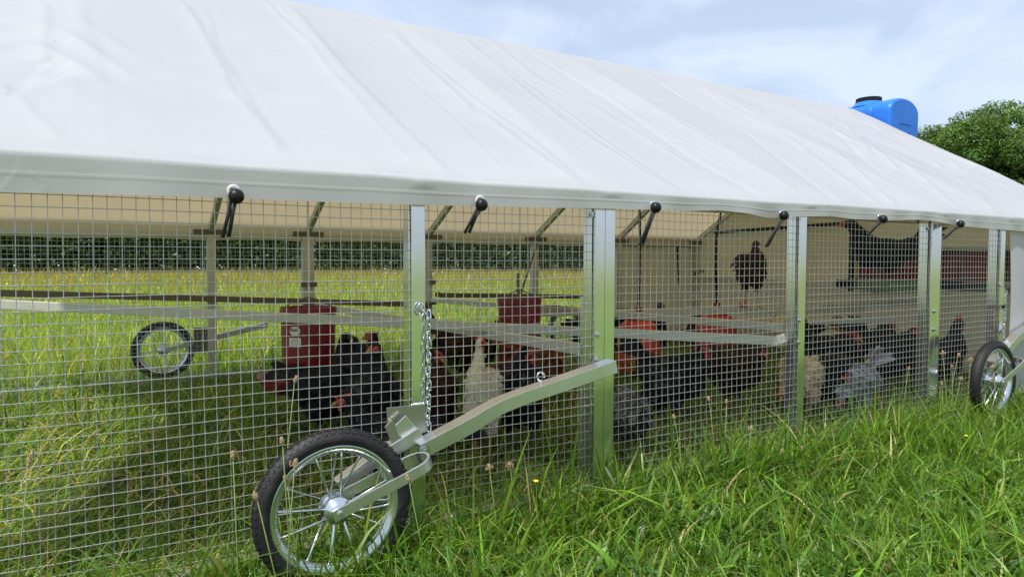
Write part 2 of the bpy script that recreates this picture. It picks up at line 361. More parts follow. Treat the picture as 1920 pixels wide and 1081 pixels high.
def roof_disp(s, u, fr):                  # u: 0 eave .. 1 ridge
    j = np.clip(np.searchsorted(fr, s) - 1, 0, len(fr) - 2)
    q = np.clip((s - fr[j]) / (fr[j + 1] - fr[j]), 0, 1); span = fr[j + 1] - fr[j]
    d = -.020 * span * (4 * q * (1 - q)) * (np.sin(math.pi * np.clip(u, 0, 1)) ** .8)
    for k, (c, sk, amp, wd) in enumerate(folds):
        cc = c - sk * u + .012 * np.sin(u * 7 + k * 1.7) + .005 * np.sin(u * 19 + k)
        e = (s - cc) / (wd * .62)
        d = d + amp * .34 * (np.exp(-e * e) - .6 * np.exp(-((e - 1.6) ** 2) * .4)) * np.clip(.25 + .9 * np.sin(math.pi * np.clip(u * .95 + .02 + .12 * np.sin(k * 2.3), 0, 1)), 0, 1)
    d = d + .0025 * smooth_noise(s * 3 + u * 2, 3) * np.sin(u * 9 + s * 3) * np.clip((s + 1) / 5, .3, 1)
    # long pulls towards the far end, and crumples high on the near end
    far = np.clip((s - 2.2) / 2.4, 0, 1)
    d = d + .0020 * far * np.sin((s * 19 + u * 12 + 2 * np.sin(s * 5))) * np.sin(u * 3.1) + .0011 * far * np.sin(s * 37 + u * 25 + 1)
    near = np.exp(-((s + .35) / .35) ** 2)
    d = d + .007 * near * (1 - 2 * np.abs(np.sin(u * 26 + 2.2 * np.sin(s * 11) + s * 6))) * np.exp(-((u - .36) / .14) ** 2)
    return d
SL_ = math.hypot(RY - EY, ZR - .951)
def roof_su(px, py):
    d = ray(px, py); n = Vector((0, -(ZR - .951), RY - EY)); t_ = n.dot(Vector((0, EY, .951)) - CO) / n.dot(d); q_ = CO + d * t_
    return q_.x, (q_.y - EY) / (RY - EY)
CREASES = [([(85, 4), (84, 60), (82, 105)], 5), ([(82, 105), (60, 130), (30, 165)], -5), ([(0, 155), (30, 165), (110, 150), (130, 142)], 5), ([(30, 165), (60, 205), (120, 255), (150, 272)], 4), ([(60, 130), (90, 128), (112, 112)], -4),
    ([(345, 4), (370, 35), (400, 90), (425, 130)], 6), ([(425, 140), (440, 165), (475, 205), (520, 265)], 5), ([(430, 166), (475, 155)], 4), ([(551, 18), (580, 50), (607, 81), (650, 130), (700, 185)], 5), ([(490, 85), (560, 84), (607, 80)], 3),
    ([(640, 120), (748, 229), (851, 325)], 4), ([(741, 65), (800, 120), (885, 196)], 5), ([(885, 196), (925, 200)], 3), ([(915, 212), (980, 262), (1099, 348)], 5), ([(874, 74), (985, 160), (1062, 222), (1281, 359)], 4), ([(922, 78), (1010, 140), (1130, 200), (1299, 303)], 4),
    ([(1000, 100), (1150, 185), (1300, 290), (1440, 370)], -4), ([(1010, 150), (1100, 190), (1250, 265)], 3), ([(1150, 150), (1300, 235), (1480, 345)], 4), ([(1240, 155), (1400, 240), (1572, 378)], -4), ([(1330, 175), (1480, 255), (1640, 372)], 5), ([(1440, 215), (1560, 275), (1684, 385)], 4),
    ([(1570, 235), (1620, 262), (1680, 310)], 5), ([(1560, 240), (1600, 275), (1650, 320)], -4), ([(1590, 232), (1612, 250), (1630, 285)], 4), ([(1640, 270), (1730, 330), (1800, 392)], 4), ([(1790, 305), (1810, 318), (1830, 312)], 5), ([(1760, 300), (1820, 345), (1870, 400)], 4), ([(560, 218), (608, 230)], 3)]
CR = []
for pts, am in CREASES:
    q_ = [roof_su(*p_) for p_ in pts]
    for a_, b_ in zip(q_, q_[1:]): CR.append((a_[0], a_[1] * SL_, b_[0], b_[1] * SL_, am * .001))
def crease(s, u):
    v_ = u * SL_; d = 0
    for (x0, y0, x1, y1, am) in CR:
        L2 = (x1 - x0) ** 2 + (y1 - y0) ** 2 + 1e-9; t_ = np.clip(((s - x0) * (x1 - x0) + (v_ - y0) * (y1 - y0)) / L2, 0, 1)
        dx, dy = s - (x0 + t_ * (x1 - x0)), v_ - (y0 + t_ * (y1 - y0)); r_ = np.hypot(dx, dy)
        sg = np.sign(dx * (y1 - y0) - dy * (x1 - x0))
        d = np.where(np.abs(am) * np.exp(-r_ / .03) > np.abs(d), am * np.exp(-r_ / .03) * np.where(sg > 0, 1, np.exp(-r_ / .02)), d)
    return d
rows = []
fr_arr = np.array(frames_f); br_arr = np.array(frames_b)
# back flap -> back slope -> ridge -> front slope -> crease -> flap
for u in np.linspace(0, 1, 6):            # back flap
    rows.append(np.stack([Sg, np.full(nS, BY + .03), .855 + .085 * u + .004 * np.sin(Sg * 9) * (1 - u)], -1))
for u in np.linspace(0.03, 1, 40):
    y = BY + .03 + (RY - BY - .03) * u; z = .945 + (ZR - .945) * u; d = roof_disp(Sg + 1.3, u, fr_arr + 1.3) * .9
    nrm = np.array([0, (ZR - .945), (BY - RY)]); nrm = nrm / np.linalg.norm(nrm)
    rows.append(np.stack([Sg, y + nrm[1] * d, z + nrm[2] * d], -1))
for u in np.linspace(1, 0.0, 170)[1:]:
    ze = zc(Sg); y = EY + (RY - EY) * u; z = ze + (ZR - ze) * u; d = roof_disp(Sg, u, fr_arr) + 1.1 * crease(Sg, u)
    d = d * np.clip(u / .04, 0, 1)
    edge = np.clip(1 - u / .03, 0, 1)
    nrm = np.array([0, -(ZR - .95), (RY - EY)]); nrm = nrm / np.linalg.norm(nrm)
    rows.append(np.stack([Sg, y + nrm[1] * d + .006 * edge ** 2, z + nrm[2] * d - .004 * edge ** 2], -1))
pinch = sum(np.exp(-((Sg - f) / .03) ** 2) for f in frames_f[2:]) 
for u in np.linspace(0, 1, 22)[1:]:
    ze, zbm = zc(Sg), zb(Sg)
    wob = .0035 * smooth_noise(Sg * 6, 5) * u + .0025 * np.sin(Sg * 31) * u * np.clip(Sg / 3, .2, 1) + .0025 * pinch * math.sin(math.pi * min(u * 2.2, 1))
    seam = .0009 * (1 if .53 < u < .6 else 0)
    rows.append(np.stack([Sg, EY - .006 * min(u * 8, 1) - wob - seam, ze + (zbm - ze) * u - .004 * min(u * 8, 1)], -1))
G = np.array(rows); nr = len(rows)
idx = np.arange(nr * nS).reshape(nr, nS)
qq = np.stack([idx[:-1, :-1], idx[1:, :-1], idx[1:, 1:], idx[:-1, 1:]], -1).reshape(-1, 4)
roof = arrmesh('roof_cover', G.reshape(-1, 3) - np.array(W[coop.name]), qq, M['tarp'], parent=coop, smooth=True)
roof['label'] = 'white vinyl tarp roof with tan underside, folds and hanging front flap'

def sheet(name, f, nu, nv_, parent=coop, flip=False):
    U, V = np.meshgrid(np.linspace(0, 1, nu), np.linspace(0, 1, nv_)); P = f(U, V)
    idx = np.arange(nu * nv_).reshape(nv_, nu)
    q = np.stack([idx[:-1, :-1], idx[:-1, 1:], idx[1:, 1:], idx[1:, :-1]], -1).reshape(-1, 4)
    if flip: q = q[:, ::-1]
    return arrmesh(name, P.reshape(-1, 3) - np.array(W[parent.name]), q, M['tarp'], parent=parent, smooth=True)
# front wall cover beyond the last post (outside faces -y)
def fw(U, V):
    s = 3.742 + (S1 - 3.742) * U + .02 * (1 - U) * np.sin(V * 2.2); z = .02 + .93 * V
    return np.stack([s, EY + .018 + .010 * np.sin(s * 14 + V * 3) * (1 - V * .7) + .008 * np.sin(s * 5 - V * 4), z], -1)
sheet('wall_cover', fw, 60, 40)
def bw(U, V):
    s = 3.80 + (S1 - 3.80) * U; z = .0 + .93 * V
    return np.stack([s, BY + .02 + .010 * np.sin(s * 11 + V * 2) + .004 * np.sin(V * 9 + s * 4), z], -1)
sheet('wall_cover', bw, 40, 30, flip=True)
def ew(U, V):
    y = EY + .02 + (BY + .02 - EY) * U; top = np.where(y < RY, .93 + (ZR - .95) * (y - EY) / (RY - EY), .93 + (ZR - .95) * (BY + .03 - y) / (BY + .03 - RY))
    z = .0 + (top) * V
    return np.stack([4.80 + .008 * np.sin(y * 7 + V * 5) + .005 * np.sin(V * 13), y, z], -1)
o = sheet('end_wall_cover', ew, 60, 50)

# posts --------------------------------------------------------------
PW = .038
mesh_edges = []
def post(s, n=1, zbot=.0, zt=None, front_z0=None):
    w = PW * n; zt = zt or .93
    m = MB(); m.box(s - w / 2, s + w / 2, FY + .006, FY + .046, zbot, zt); o = m.build('post', M['post'], coop, bevel=.002)
    for k in range(n):
        a = s - w / 2 + k * PW
        MB().box(a + .0006, a + PW - .0006, FY - .012, FY - .004, front_z0 or zbot, zt).build('face_strip', M['post'], o, bevel=.0012)
    return o
p1 = post(.684, 1, front_z0=at(783, 757, Y=FY).z); p2 = post(1.284, 2); p3 = post(2.207, 1); p4 = post(3.113, 2); p5 = post(3.705, 1)
MB().box(.684 - PW / 2 + .001, .684 + PW / 2 - .001, FY - .012, FY - .004, .01, at(783, 882, Y=FY).z).build('face_strip', M['post'], p1, bevel=.0012)
post(-.72, 1)
def bolt(px, py, y, parent, r=.007):
    q = at(px, py, Y=y); m = MB()
    mt = Matrix.Translation(q) @ Matrix.Rotation(R(90), 4, 'X')
    m.lathe([(0, -.001), (r * 1.5, -.001), (r * 1.5, .0012), (r, .0014), (r, .005), (r * .55, .0052), (r * .5, .0085), (0, .009)], 10, mt)
    return m.build('bolt', M['bolt'], parent)
for px, py, pr in ((1120, 627, p2), (1119, 675, p2), (1108, 402, p2), (1498, 600, p3), (1497, 641, p3), (1738, 428, p4), (1752, 583, p4), (1751, 617, p4)):
    bolt(px, py, FY - .013 if pr is not None and px not in (1108, 1738) else FY - .004, pr)
# mud cut end at the bottom of the hinge post's strip
q = at(783, 757, Y=FY - .012)
# wire mesh panels ----------------------------------------------------
def wire_panel(s0, s1, y, z0, z1, rad=.00097, seg=6, amp=.0016, parent=coop, off=0, axis='x'):
    m_v, m_f = [], []; CELL = .0254
    def strand(pts, r):
        b = len(m_v); n = len(pts)
        for i, q in enumerate(pts):
            for k in range(seg):
                th = 2 * math.pi * (k + .5) / seg
                if vertical: m_v.append((q[0] + r * math.cos(th), q[1] + r * math.sin(th), q[2]))
                else: m_v.append((q[0], q[1] + r * math.cos(th), q[2] + r * math.sin(th)))
        for i in range(n - 1):
            for k in range(seg):
                k2 = (k + 1) % seg; m_f.append((b + i * seg + k, b + i * seg + k2, b + (i + 1) * seg + k2, b + (i + 1) * seg + k))
    rr = random.Random(int(s0 * 100) + int(y * 10)); ph = [rr.uniform(0, 6.3) for _ in range(6)]
    def wob(s, z):
        e = math.sin(math.pi * min(max((s - s0) / (s1 - s0), 0), 1))
        return (amp * .8 * math.sin(z * 9 + ph[0] + s * 3), amp * 3 * e * math.sin(s * 5 + z * 4 + ph[1]), amp * .7 * math.sin(s * 8 + ph[2] + z * 5))
    vertical = False
    k = math.ceil((z0 - CAMZ) / CELL)
    while CAMZ + k * CELL <= z1:
        z = CAMZ + k * CELL; n = max(4, int((s1 - s0) / .09)); j = rr.uniform(-.0006, .0006)
        pts = []
        for i in range(n + 1):
            s = s0 + (s1 - s0) * i / n; a, b, c = wob(s, z); pts.append((s, y + b, z + c + j))
        strand(pts, rad); k += 1
    vertical = True
    k = math.ceil((s0 - off) / CELL)
    while off + k * CELL <= s1:
        s = off + k * CELL; n = 12; j = rr.uniform(-.0007, .0007); pts = []
        for i in range(n + 1):
            z = z0 + (z1 - z0) * i / n; a, b, c = wob(s, z); pts.append((s + a + j, y + b + .0019, z))
        strand(pts, rad); k += 1
    me = bpy.data.meshes.new('wire_mesh'); pw = W[parent.name]
    me.from_pydata([(a - pw.x, b - pw.y, c - pw.z) for a, b, c in m_v], [], m_f); me.materials.append(M['wire'])
    o = bpy.data.objects.new('wire_mesh', me); COL.objects.link(o); o.parent = parent; W[o.name] = pw.copy(); o['kind'] = 'stuff'
    return o
OFF = at(30.5, 487, Y=FY).x
for a, b in ((-.72, .684), (.684, 1.284), (1.284, 2.207), (2.207, 3.113), (3.113, 3.705), (3.705, 4.78)):
    wire_panel(a, b, FY, .03, .935, off=OFF)
for a, b in ((-.72, .566), (.566, 1.158), (1.158, 2.025), (2.025, 2.945), (2.945, 3.8), (3.8, 4.73)):
    wire_panel(a, b, BY, .0, .90, off=0, rad=.0010)
# rails ------------------------------------------------------------------
zrail = at(880, 968, Y=FY).z
MB().box(-.74, 4.8, FY - .004 + .008, FY + .04, zrail - .03, zrail + .008).build('bottom_rail', M['lever'], coop, bevel=.002)
MB().box(-.74, 4.8, FY + .05, FY + .09, .90, .938).build('top_rail', M['post'], coop, bevel=.002)
MB().box(-.74, 4.8, BY - .045, BY - .006, .865, .90).build('top_rail', M['bar'], coop, bevel=.002)
MB().box(-.74, 4.8, BY - .045, BY - .004, -.02, .012).build('bottom_rail', M['lever'], coop, bevel=.002)
MB().box(4.74, 4.78, FY + .05, BY - .05, -.01, .03).build('bottom_rail', M['lever'], coop, bevel=.002)
MB().box(4.74, 4.78, FY + .05, BY - .05, .54, .58).build('end_rail', M['bar'], coop, bevel=.002)
bw_ = MB(); q0 = at(1338, 436, X=4.77); q1 = at(1578, 419, X=4.77); bw_.bar(q0, q1, .02, .026).build('batten', M['blackplastic'], coop)
for s, w in ((.566, .05), (1.158, .075), (2.025, .05), (2.945, .055), (3.80, .05), (4.73, .045), (-.72, .05)):
    o = MB().box(s - w / 2, s + w / 2, BY - .05, BY - .002, -.02, .89).build('back_post', M['bar'], coop, bevel=.002)
    if w > .06: MB().box(s - .006, s + .006, BY - .056, BY - .05, .0, .87).build('seam_strip', M['post'], o)
# rafters and ridge
for f, b in zip(frames_f, frames_b):
    if -.3 < f < .1: continue
    rd = (f + b) / 2
    MB().bar((f, FY + .05, .915), (rd, RY - .02, ZR - .055), .030, .04).build('rafter', M['post'], coop, bevel=.002)
    MB().bar((b, BY - .02, .905), (rd, RY + .02, ZR - .055), .030, .04).build('rafter', M['bar'], coop, bevel=.002)
    MB().box(b - .10, b + .10, BY - .055, BY - .048, .885, .915).build('joint_plate', M['bardark'], coop)
MB().box(S0 + .03, 4.8, RY - .015, RY + .015, ZR - .09, ZR - .05).build('ridge_pole', M['bar'], coop)
# roost bars (seen through the mesh)
def rbar(a, b, w, h, mat='bar', name='roost_bar'):
    return MB().bar(a, b, w, h).build(name, M[mat], coop, bevel=.0015)
e0, e1 = Vector((-.33, 3.2, .563)), at(1452, 638, Y=1.70)
a0 = at(0, 570, Y=3.25); d_ = (a0 - e1); rbar(e1, a0 + d_ * .09, .030, .034)
MB().bar(at(1447, 640, Y=1.70), at(1474, 633, Y=1.66), .006, .034).build('bracket', M['bar'], coop, bevel=.002)
rbar(at(592, 573, Y=BY - .06), at(1094, 655, Y=1.69), .03, .034)
MB().box(at(1095, 640, Y=1.68).x, at(1098, 640, Y=1.68).x + .004, 1.674, 1.70, .10, .62).build('bracket', M['lever'], coop)
rbar(at(809, 562, Y=BY - .06), at(1472, 614, Y=1.69), .03, .030)
b0, b1 = at(0, 549, Y=BY - .07), at(806, 571, Y=BY - .07); rbar(b1, b0 + (b0 - b1) * .12, .03, .036, 'bardark')
rbar(at(826, 553, Y=BY - .07), at(1110, 556, Y=BY - .07), .03, .034, 'bardark')
rbar(at(1020, 575, Y=3.9), at(1180, 592, Y=3.3), .03, .036, 'bardark')
perch_z = at(1408, 583, Y=2.85).z
rbar((2.1, 3.35, perch_z + .0), (4.2, 2.62, perch_z - .0), .035, .034)
rbar(at(1240, 556, Y=4.3), at(1480, 549, X=4.5), .03, .03)
rbar(at(1500, 604, Y=2.6), at(1725, 597, Y=2.2), .03, .03)
rbar(at(1480, 556, X=4.3), at(1725, 543, X=4.3), .04, .03)
rbar(at(1545, 575, X=4.4), at(1725, 566, X=4.4), .04, .03)
MB().tube([at(1008, 455, Y=4.2), at(978, 545, Y=4.2), at(974, 572, Y=4.1)], .008, 6).build('brace', M['bardark'], coop)
MB().bar(at(972, 512, Y=3.4), at(972, 560, Y=3.4), .008, .016).build('feeder_hook', M['bardark'], coop)
# small clamps on the back posts
for px, py in ((570, 533), (588, 532), (811, 528), (813, 566), (820, 552), (1303, 512), (1315, 508)):
    q = at(px, py, Y=BY - .07); MB().box(q.x - .02, q.x + .02, q.y - .015, q.y, q.z - .018, q.z + .018).build('clamp', M['bardark'], coop, bevel=.004)

# wheels ------------------------------------------------------------------
RT = .176
def make_wheel():
    w = empty('wheel', (0, 0, 0)); W[w.name] = Vector()
    RX = Matrix.Rotation(R(90), 4, 'X')
    m = MB(); rc, rt = .1565, .0225
    prof = []
    for k in range(20):
        a = 2 * math.pi * k / 20; prof.append((rc + rt * .88 * math.cos(a), rt * math.sin(a)))
    m.lathe(prof, 72, RX, closed=True)
    NL = 66
    for k in range(NL):
        for row, (off, zc_, tilt) in enumerate(((0, -.013, .5), (.5, 0, 0), (0, .013, -.5))):
            th = 2 * math.pi * (k + off) / NL; rad = rc + rt * .88 * (1 if row == 1 else .80) - .0005
            er = Vector((math.cos(th), 0, math.sin(th))); et = Vector((-math.sin(th), 0, math.cos(th))); ey = Vector((0, 1, 0))
            nn = (er + ey * (-1 if row == 0 else 1 if row == 2 else 0) * .75).normalized(); bt = nn.cross(et).normalized()
            t2 = (et * math.cos(tilt) + bt * math.sin(tilt)); b2 = nn.cross(t2)
            m.frame(er * rad + ey * zc_, t2, b2, nn, .0046, .0046, .0022)
    m.build('tyre', M['muddyrubber'], w, smooth=False)
    m = MB(); m.lathe([(.1405, -.0165), (.1435, -.0165), (.1435, -.0150), (.137, -.0130), (.1265, -.006), (.1245, 0), (.1265, .006), (.137, .0130), (.1435, .0150), (.1435, .0165), (.1405, .0165), (.1355, .0145), (.1245, .0075), (.1225, 0), (.1245, -.0075), (.1355, -.0145)], 72, RX, closed=True)
    m.build('rim', M['steel'], w, smooth=True)
    m = MB(); m.lathe([(0, -.036), (.0190, -.036), (.0215, -.034), (.0225, -.026), (.0290, -.025), (.0305, -.022), (.0305, -.019), (.0200, -.017), (.0180, 0), (.0200, .017), (.0305, .019), (.0305, .022), (.029, .025), (.0225, .026), (.0215, .034), (0, .036)], 36, RX)
    m.build('hub', M['steel'], w, smooth=True)
    for k in range(16):
        th = 2 * math.pi * (k + .3) / 16; sgn = -1 if k % 2 else 1
        th2 = th + .16 * (1 if (k // 2) % 2 else -1)
        a = Vector((.028 * math.cos(th), sgn * .021, .028 * math.sin(th))); b = Vector((.127 * math.cos(th2), sgn * .004, .127 * math.sin(th2)))
        m = MB(); m.tube([a, a.lerp(b, .9), b], [.0026, .0026, .0034], 7); m.build('spoke', M['steel'], w, smooth=True)
    m = MB(); m.lathe([(0, -.062), (.005, -.062), (.006, -.060), (.006, -.056), (.0115, -.056), (.0125, -.055), (.0125, -.048), (.0165, -.0478), (.0165, -.0455), (.006, -.045), (.006, .05), (0, .05)], 8, RX)
    m.build('axle_bolt', M['steel'], w, smooth=False)
    return w
def wheel_assembly(hub, mirror_y=1, first=[None]):
    if first[0] is None: w = make_wheel(); first[0] = w
    else: w = copy_tree(first[0])
    w.parent = coop; w.location = hub - W[coop.name]; w.rotation_euler = (0, random.uniform(0, 1), 0) if first[0] is not w else (0, 0, 0)
    if mirror_y < 0: w.rotation_euler.z = math.pi
    return w
hub = at(628, 951, Y=1.492)
wheel_assembly(hub)
def fork(hub, tip, yf=-.040, yb=.042, ht=.026, mat='lever'):
    # U shaped flat bar: front leg, round bend, back leg
    d = Vector((tip.x - hub.x, 0, tip.z - hub.z)); L = d.length; d.normalize(); up = Vector((-d.z, 0, d.x))
    pts, sides = [], []
    pts.append(hub + d * -.016 + Y3 * yf); sides.append(-Y3)
    rb = (yb - yf) / 2; cc = (yb + yf) / 2
    for k in range(6): pts.append(hub + d * (L - rb) * (k + .3) / 6 + Y3 * yf); sides.append(-Y3)
    for k in range(11):
        a = -math.pi / 2 + math.pi * k / 10; n = Vector((0, 1, 0)) * math.sin(a) + d * math.cos(a)
        pts.append(hub + d * (L - rb) + Y3 * cc + n * rb); sides.append(n)
    for k in range(6): pts.append(hub + d * (L - rb) * (1 - (k + .7) / 6) + Y3 * yb); sides.append(Y3)
    m = MB(); m.sweep([(-.003, -ht / 2), (.003, -ht / 2), (.003, ht / 2), (-.003, ht / 2)], pts, sides, [up] * len(pts))
    return m.build('wheel_fork', M[mat], coop, bevel=.001)
tip = hub + Vector((at(804, 858, Y=1.492).x - hub.x, 0, at(804, 858, Y=1.492).z - hub.z))
fork(hub, tip)
def channel(pts, hts, depth=.032, name='lever_arm', thick=.0035, yaxis=Y3):
    ups = []; P = [Vector(p) for p in pts]
    m = MB(); secs = []
    for i in range(len(P)):
        d = (P[min(i + 1, len(P) - 1)] - P[max(i - 1, 0)]); d.y = 0; d.normalize(); ups.append(Vector((-d.z, 0, d.x)))
    vs, fs = [], []
    for q, u, h in zip(P, ups, hts):
        prof = [(0, -h / 2), (depth * .5, -h / 2), (depth * .5, -h / 2 + thick), (thick, -h / 2 + thick), (thick, h / 2 - thick), (depth, h / 2 - thick), (depth, h / 2), (0, h / 2)]
        for (x, y) in prof: vs.append(q + yaxis * x + u * y)
    n = 8
    for i in range(len(P) - 1):
        for k in range(n):
            k2 = (k + 1) % n; fs.append((i * n + k, i * n + k2, (i + 1) * n + k2, (i + 1) * n + k))
    fs.append(tuple(range(n))[::-1]); fs.append(tuple((len(P) - 1) * n + k for k in range(n)))
    m.add(vs, fs); return m.build(name, M['lever'], coop, bevel=.0012)
LY = 1.545
lp = [at(792, 846, Y=LY), at(860, 811, Y=LY), at(893, 793, Y=LY), at(918, 777, Y=LY), at(945, 762, Y=LY), at(985, 746, Y=LY), at(1060, 721, Y=LY), at(1157, 687, Y=LY)]
lever = channel(lp, [.038, .040, .040, .038, .036, .036, .037, .038], depth=.045)
# short inner arm behind the lever, to the hub's far side
pa = at(730, 845, Y=1.56); 
bolt(796, 843, LY - .004, lever, .010)
# eye hook on the lever
m = MB(); ec = at(1014, 705, Y=1.56); pts = []
for k in range(15):
    a = R(-80 - 300 * k / 14); pts.append(ec + Vector((math.cos(a) * .0115, 0, math.sin(a) * .0115)))
m.tube([ec + Vector((-.002, 0, -.035))] + [ec + Vector((.0, 0, -.02))] + pts, .0026, 8); m.build('eye_hook', M['steel'], lever, smooth=True)
# hinge plates
pl = [at(725, 764, Y=1.600), at(798, 757, Y=1.600), at(802, 800, Y=1.600), at(728, 806, Y=1.600)]
def plate(pts, th, mat='lever', name='hinge_plate'):
    m = MB(); n = len(pts); v = [p for p in pts] + [p + Y3 * th for p in pts]
    m.add(v, [tuple(range(n)), tuple(range(n, 2 * n))[::-1]] + [(i, (i + 1) % n, (i + 1) % n + n, i + n) for i in range(n)])
    return m.build(name, M[mat], coop, bevel=.001)
plate([at(725, 764, Y=1.600), at(798, 757, Y=1.600), at(802, 812, Y=1.600), at(728, 812, Y=1.600)], .004, 'plate')
plate([at(735, 802, Y=1.575), at(761, 778, Y=1.575), at(782, 804, Y=1.575), at(757, 822, Y=1.575)], .004, 'lever')
plate([at(722, 800, Y=1.568), at(735, 786, Y=1.568), at(742, 798, Y=1.568), at(752, 830, Y=1.568), at(748, 842, Y=1.568), at(735, 830, Y=1.568)], .006, 'plate')
channel([at(636, 912, Y=1.565), at(700, 868, Y=1.565), at(790, 812, Y=1.565)], [.026, .030, .034], depth=.035, name='inner_arm')
# weld blob at the cut strip
q = at(783, 757, Y=FY - .012)
m = MB()
for k in range(7): m.ball(q + Vector((-.017 + .0055 * k, -.003, random.uniform(-.001, .001))), .0042, 8, (1, .6, 1))
m.build('weld_bead', M['steel'], p1, smooth=True)
# far front wheel with its lever
hub2 = at(1862, 713, Y=1.492); wheel_assembly(hub2)
t2 = hub2 + Vector((.215, 0, .078)); fork(hub2, t2)
channel([hub2 + Vector((.12, .05, .055)), hub2 + Vector((.25, .05, .10)), hub2 + Vector((.36, .05, .165)), hub2 + Vector((.85, .05, .30))], [.034, .036, .036, .036], depth=.04)
# rear side wheels, outside the back mesh
for (px, py, ax, ay, bx, by) in ((306, 656, 372, 638, 500, 607), (1060, 615, 1080, 600, 1150, 590)):
    h3 = at(px, py, Y=BY + .10); wheel_assembly(h3, -1)
    q1 = at(ax, ay, Y=BY + .10); q2 = at(bx, by, Y=BY + .08)
    MB().bar(h3 + Y3 * -.045, q1 + Y3 * -.045, .006, .028).build('wheel_fork', M['lever'], coop, bevel=.001)
    MB().bar(q1 - Y3 * .04, q2 - Y3 * .04, .03, .034).build('lever_arm', M['lever'], coop, bevel=.002)
    c3 = at(ax + 6, ay - 4, Y=BY + .02); MB().box(c3.x - .045, c3.x + .045, c3.y - .01, c3.y, c3.z - .085, c3.z + .07).build('hinge_plate', M['bardark'], coop)
# chains ---------------------------------------------------------------------
def chain(px0, py0, px1, py1, Y, n, first=[None]):
    c = empty('chain', at(px0, py0, Y=Y), coop); a, b = at(px0, py0, Y=Y), at(px1, py1, Y=Y)
    if first[0] is None:
        m = MB(); pts = []
        for k in range(24):
            t_ = 2 * math.pi * k / 24; x = .0055 * math.cos(t_); z = .0055 * math.sin(t_) + (.0075 if math.sin(t_) > 0 else -.0075)
            pts.append(Vector((x, 0, z)))
        vs, fs = [], []; n_ = len(pts)
        for i, q_ in enumerate(pts):
            d = (pts[(i + 1) % n_] - pts[i - 1]).normalized(); s_ = d.cross(Y3)
            for k in range(6):
                th = 2 * math.pi * k / 6; vs.append(q_ + s_ * (.0019 * math.cos(th)) + Y3 * (.0019 * math.sin(th)))
        for i in range(n_):
            for k in range(6): fs.append((i * 6 + k, i * 6 + (k + 1) % 6, ((i + 1) % n_) * 6 + (k + 1) % 6, ((i + 1) % n_) * 6 + k))
        first[0] = m.add(vs, fs)
        o = first[0].build('link', M['steel'], c, smooth=True); src = o
        first.append(o)
        use = [o]
    else: use = []
    for k in range(n):
        if use: o = use.pop()
        else: o = first[1].copy(); COL.objects.link(o); o.parent = c
        f = (k + .5) / n; o.location = a.lerp(b, f) + Vector((.0015 * math.sin(k * 2.1), 0, 0)) - W[c.name]
        o.rotation_euler = (random.uniform(-.1, .1), random.uniform(-.12, .12), R(35 if k % 2 else -55) + random.uniform(-.2, .2))
    return c
ch = chain(804, 584, 803, 806, FY - .028, 17)
b_ = bolt(789, 576, FY - .014, p1, .008)
m = MB(); c_ = at(789, 578, Y=FY - .020); pts = [c_ + Vector((.010 * math.sin(2 * math.pi * k / 14), -.001, .016 * math.cos(2 * math.pi * k / 14) - .002)) for k in range(15)]
m.tube(pts, .0024, 6, cap=False); m.tube([at(792, 580, Y=FY - .028), at(797, 586, Y=FY - .028), at(804, 590, Y=FY - .028)], .0022, 6); m.build('shackle', M['steel'], ch, smooth=True)
ch2 = chain(1885, 546, 1881, 648, FY - .03, 18); bolt(1875, 533, FY - .014, p5, .010)
m = MB(); m.tube([at(1876, 534, Y=FY - .026), at(1883, 540, Y=FY - .028), at(1886, 548, Y=FY - .03)], .003, 6); m.build('shackle', M['steel'], ch2, smooth=True)
m = MB(); m.tube([at(1852, 573, Y=FY - .02), at(1868, 575, Y=FY - .025), at(1884, 572, Y=FY - .035)], .0022, 6); m.tube([at(1852, 576, Y=FY - .02), at(1868, 579, Y=FY - .025), at(1884, 577, Y=FY - .035)], .0022, 6)
q = at(1881, 574, Y=FY - .035); m.ball(q, .008, 10); o = m.build('cable_tie', M['blackplastic'], coop, smooth=True)

# nest box on the end wall ------------------------------------------------------
nb = empty('nest_box', (4.5, 2.5, .6), label='dark nest box with red curtains mounted inside the far end wall', category='nest box')
yA, yB = at(1600, 495, X=4.5).y, at(1866, 495, X=4.5).y
z0, z1 = .615, .80
MB().box(4.53, 4.77, yB - .05, yA, z0, z1).build('box_body', M['blackplastic'], nb)
MB().box(4.47, 4.53, yB - .05, yA + .02, z1 + .002, z1 + .02).build('lid', M['bar'], nb)
MB().box(4.44, 4.50, yB - .05, yA + .01, z0 - .05, z0 - .004).build('front_ledge', M['blackplastic'], nb)
for k in range(4):
    a = yB - .05 + (yA - yB + .05) * k / 4; bb = yB - .05 + (yA - yB + .05) * (k + .94) / 4
    m = MB(); vs, fs = [], []
    for i in range(13):
        y_ = a + (bb - a) * i / 12; x_ = 4.505 + .006 * math.sin(i * 2.1)
        vs += [Vector((x_, y_, z0)), Vector((x_, y_, z1 - .002))]
    fs = [(2 * i, 2 * i + 2, 2 * i + 3, 2 * i + 1) for i in range(12)]
    m.add(vs, fs).build('curtain', M['curtain'], nb)
    MB().box(4.49, 4.50, bb, bb + .012, z0, z1).build('divider', M['bardark'], nb)
g0, g1 = at(1596, 530, X=4.2), at(1726, 530, X=4.2)
MB().box(4.15, 4.42, g1.y, g0.y, g0.z - .04, g0.z + .03).build('droppings_tray', M['tray'], nb)
q = at(1596, 500, X=4.3); MB().box(4.29, 4.31, q.y - .012, q.y + .012, q.z - .18, q.z + .28).build('upright', M['blackplastic'], nb)
q = at(1586, 530, X=4.15); MB().box(4.12, 4.15, q.y - .05, q.y + .05, q.z - .035, q.z + .02).build('end_block', M['blackplastic'], nb)
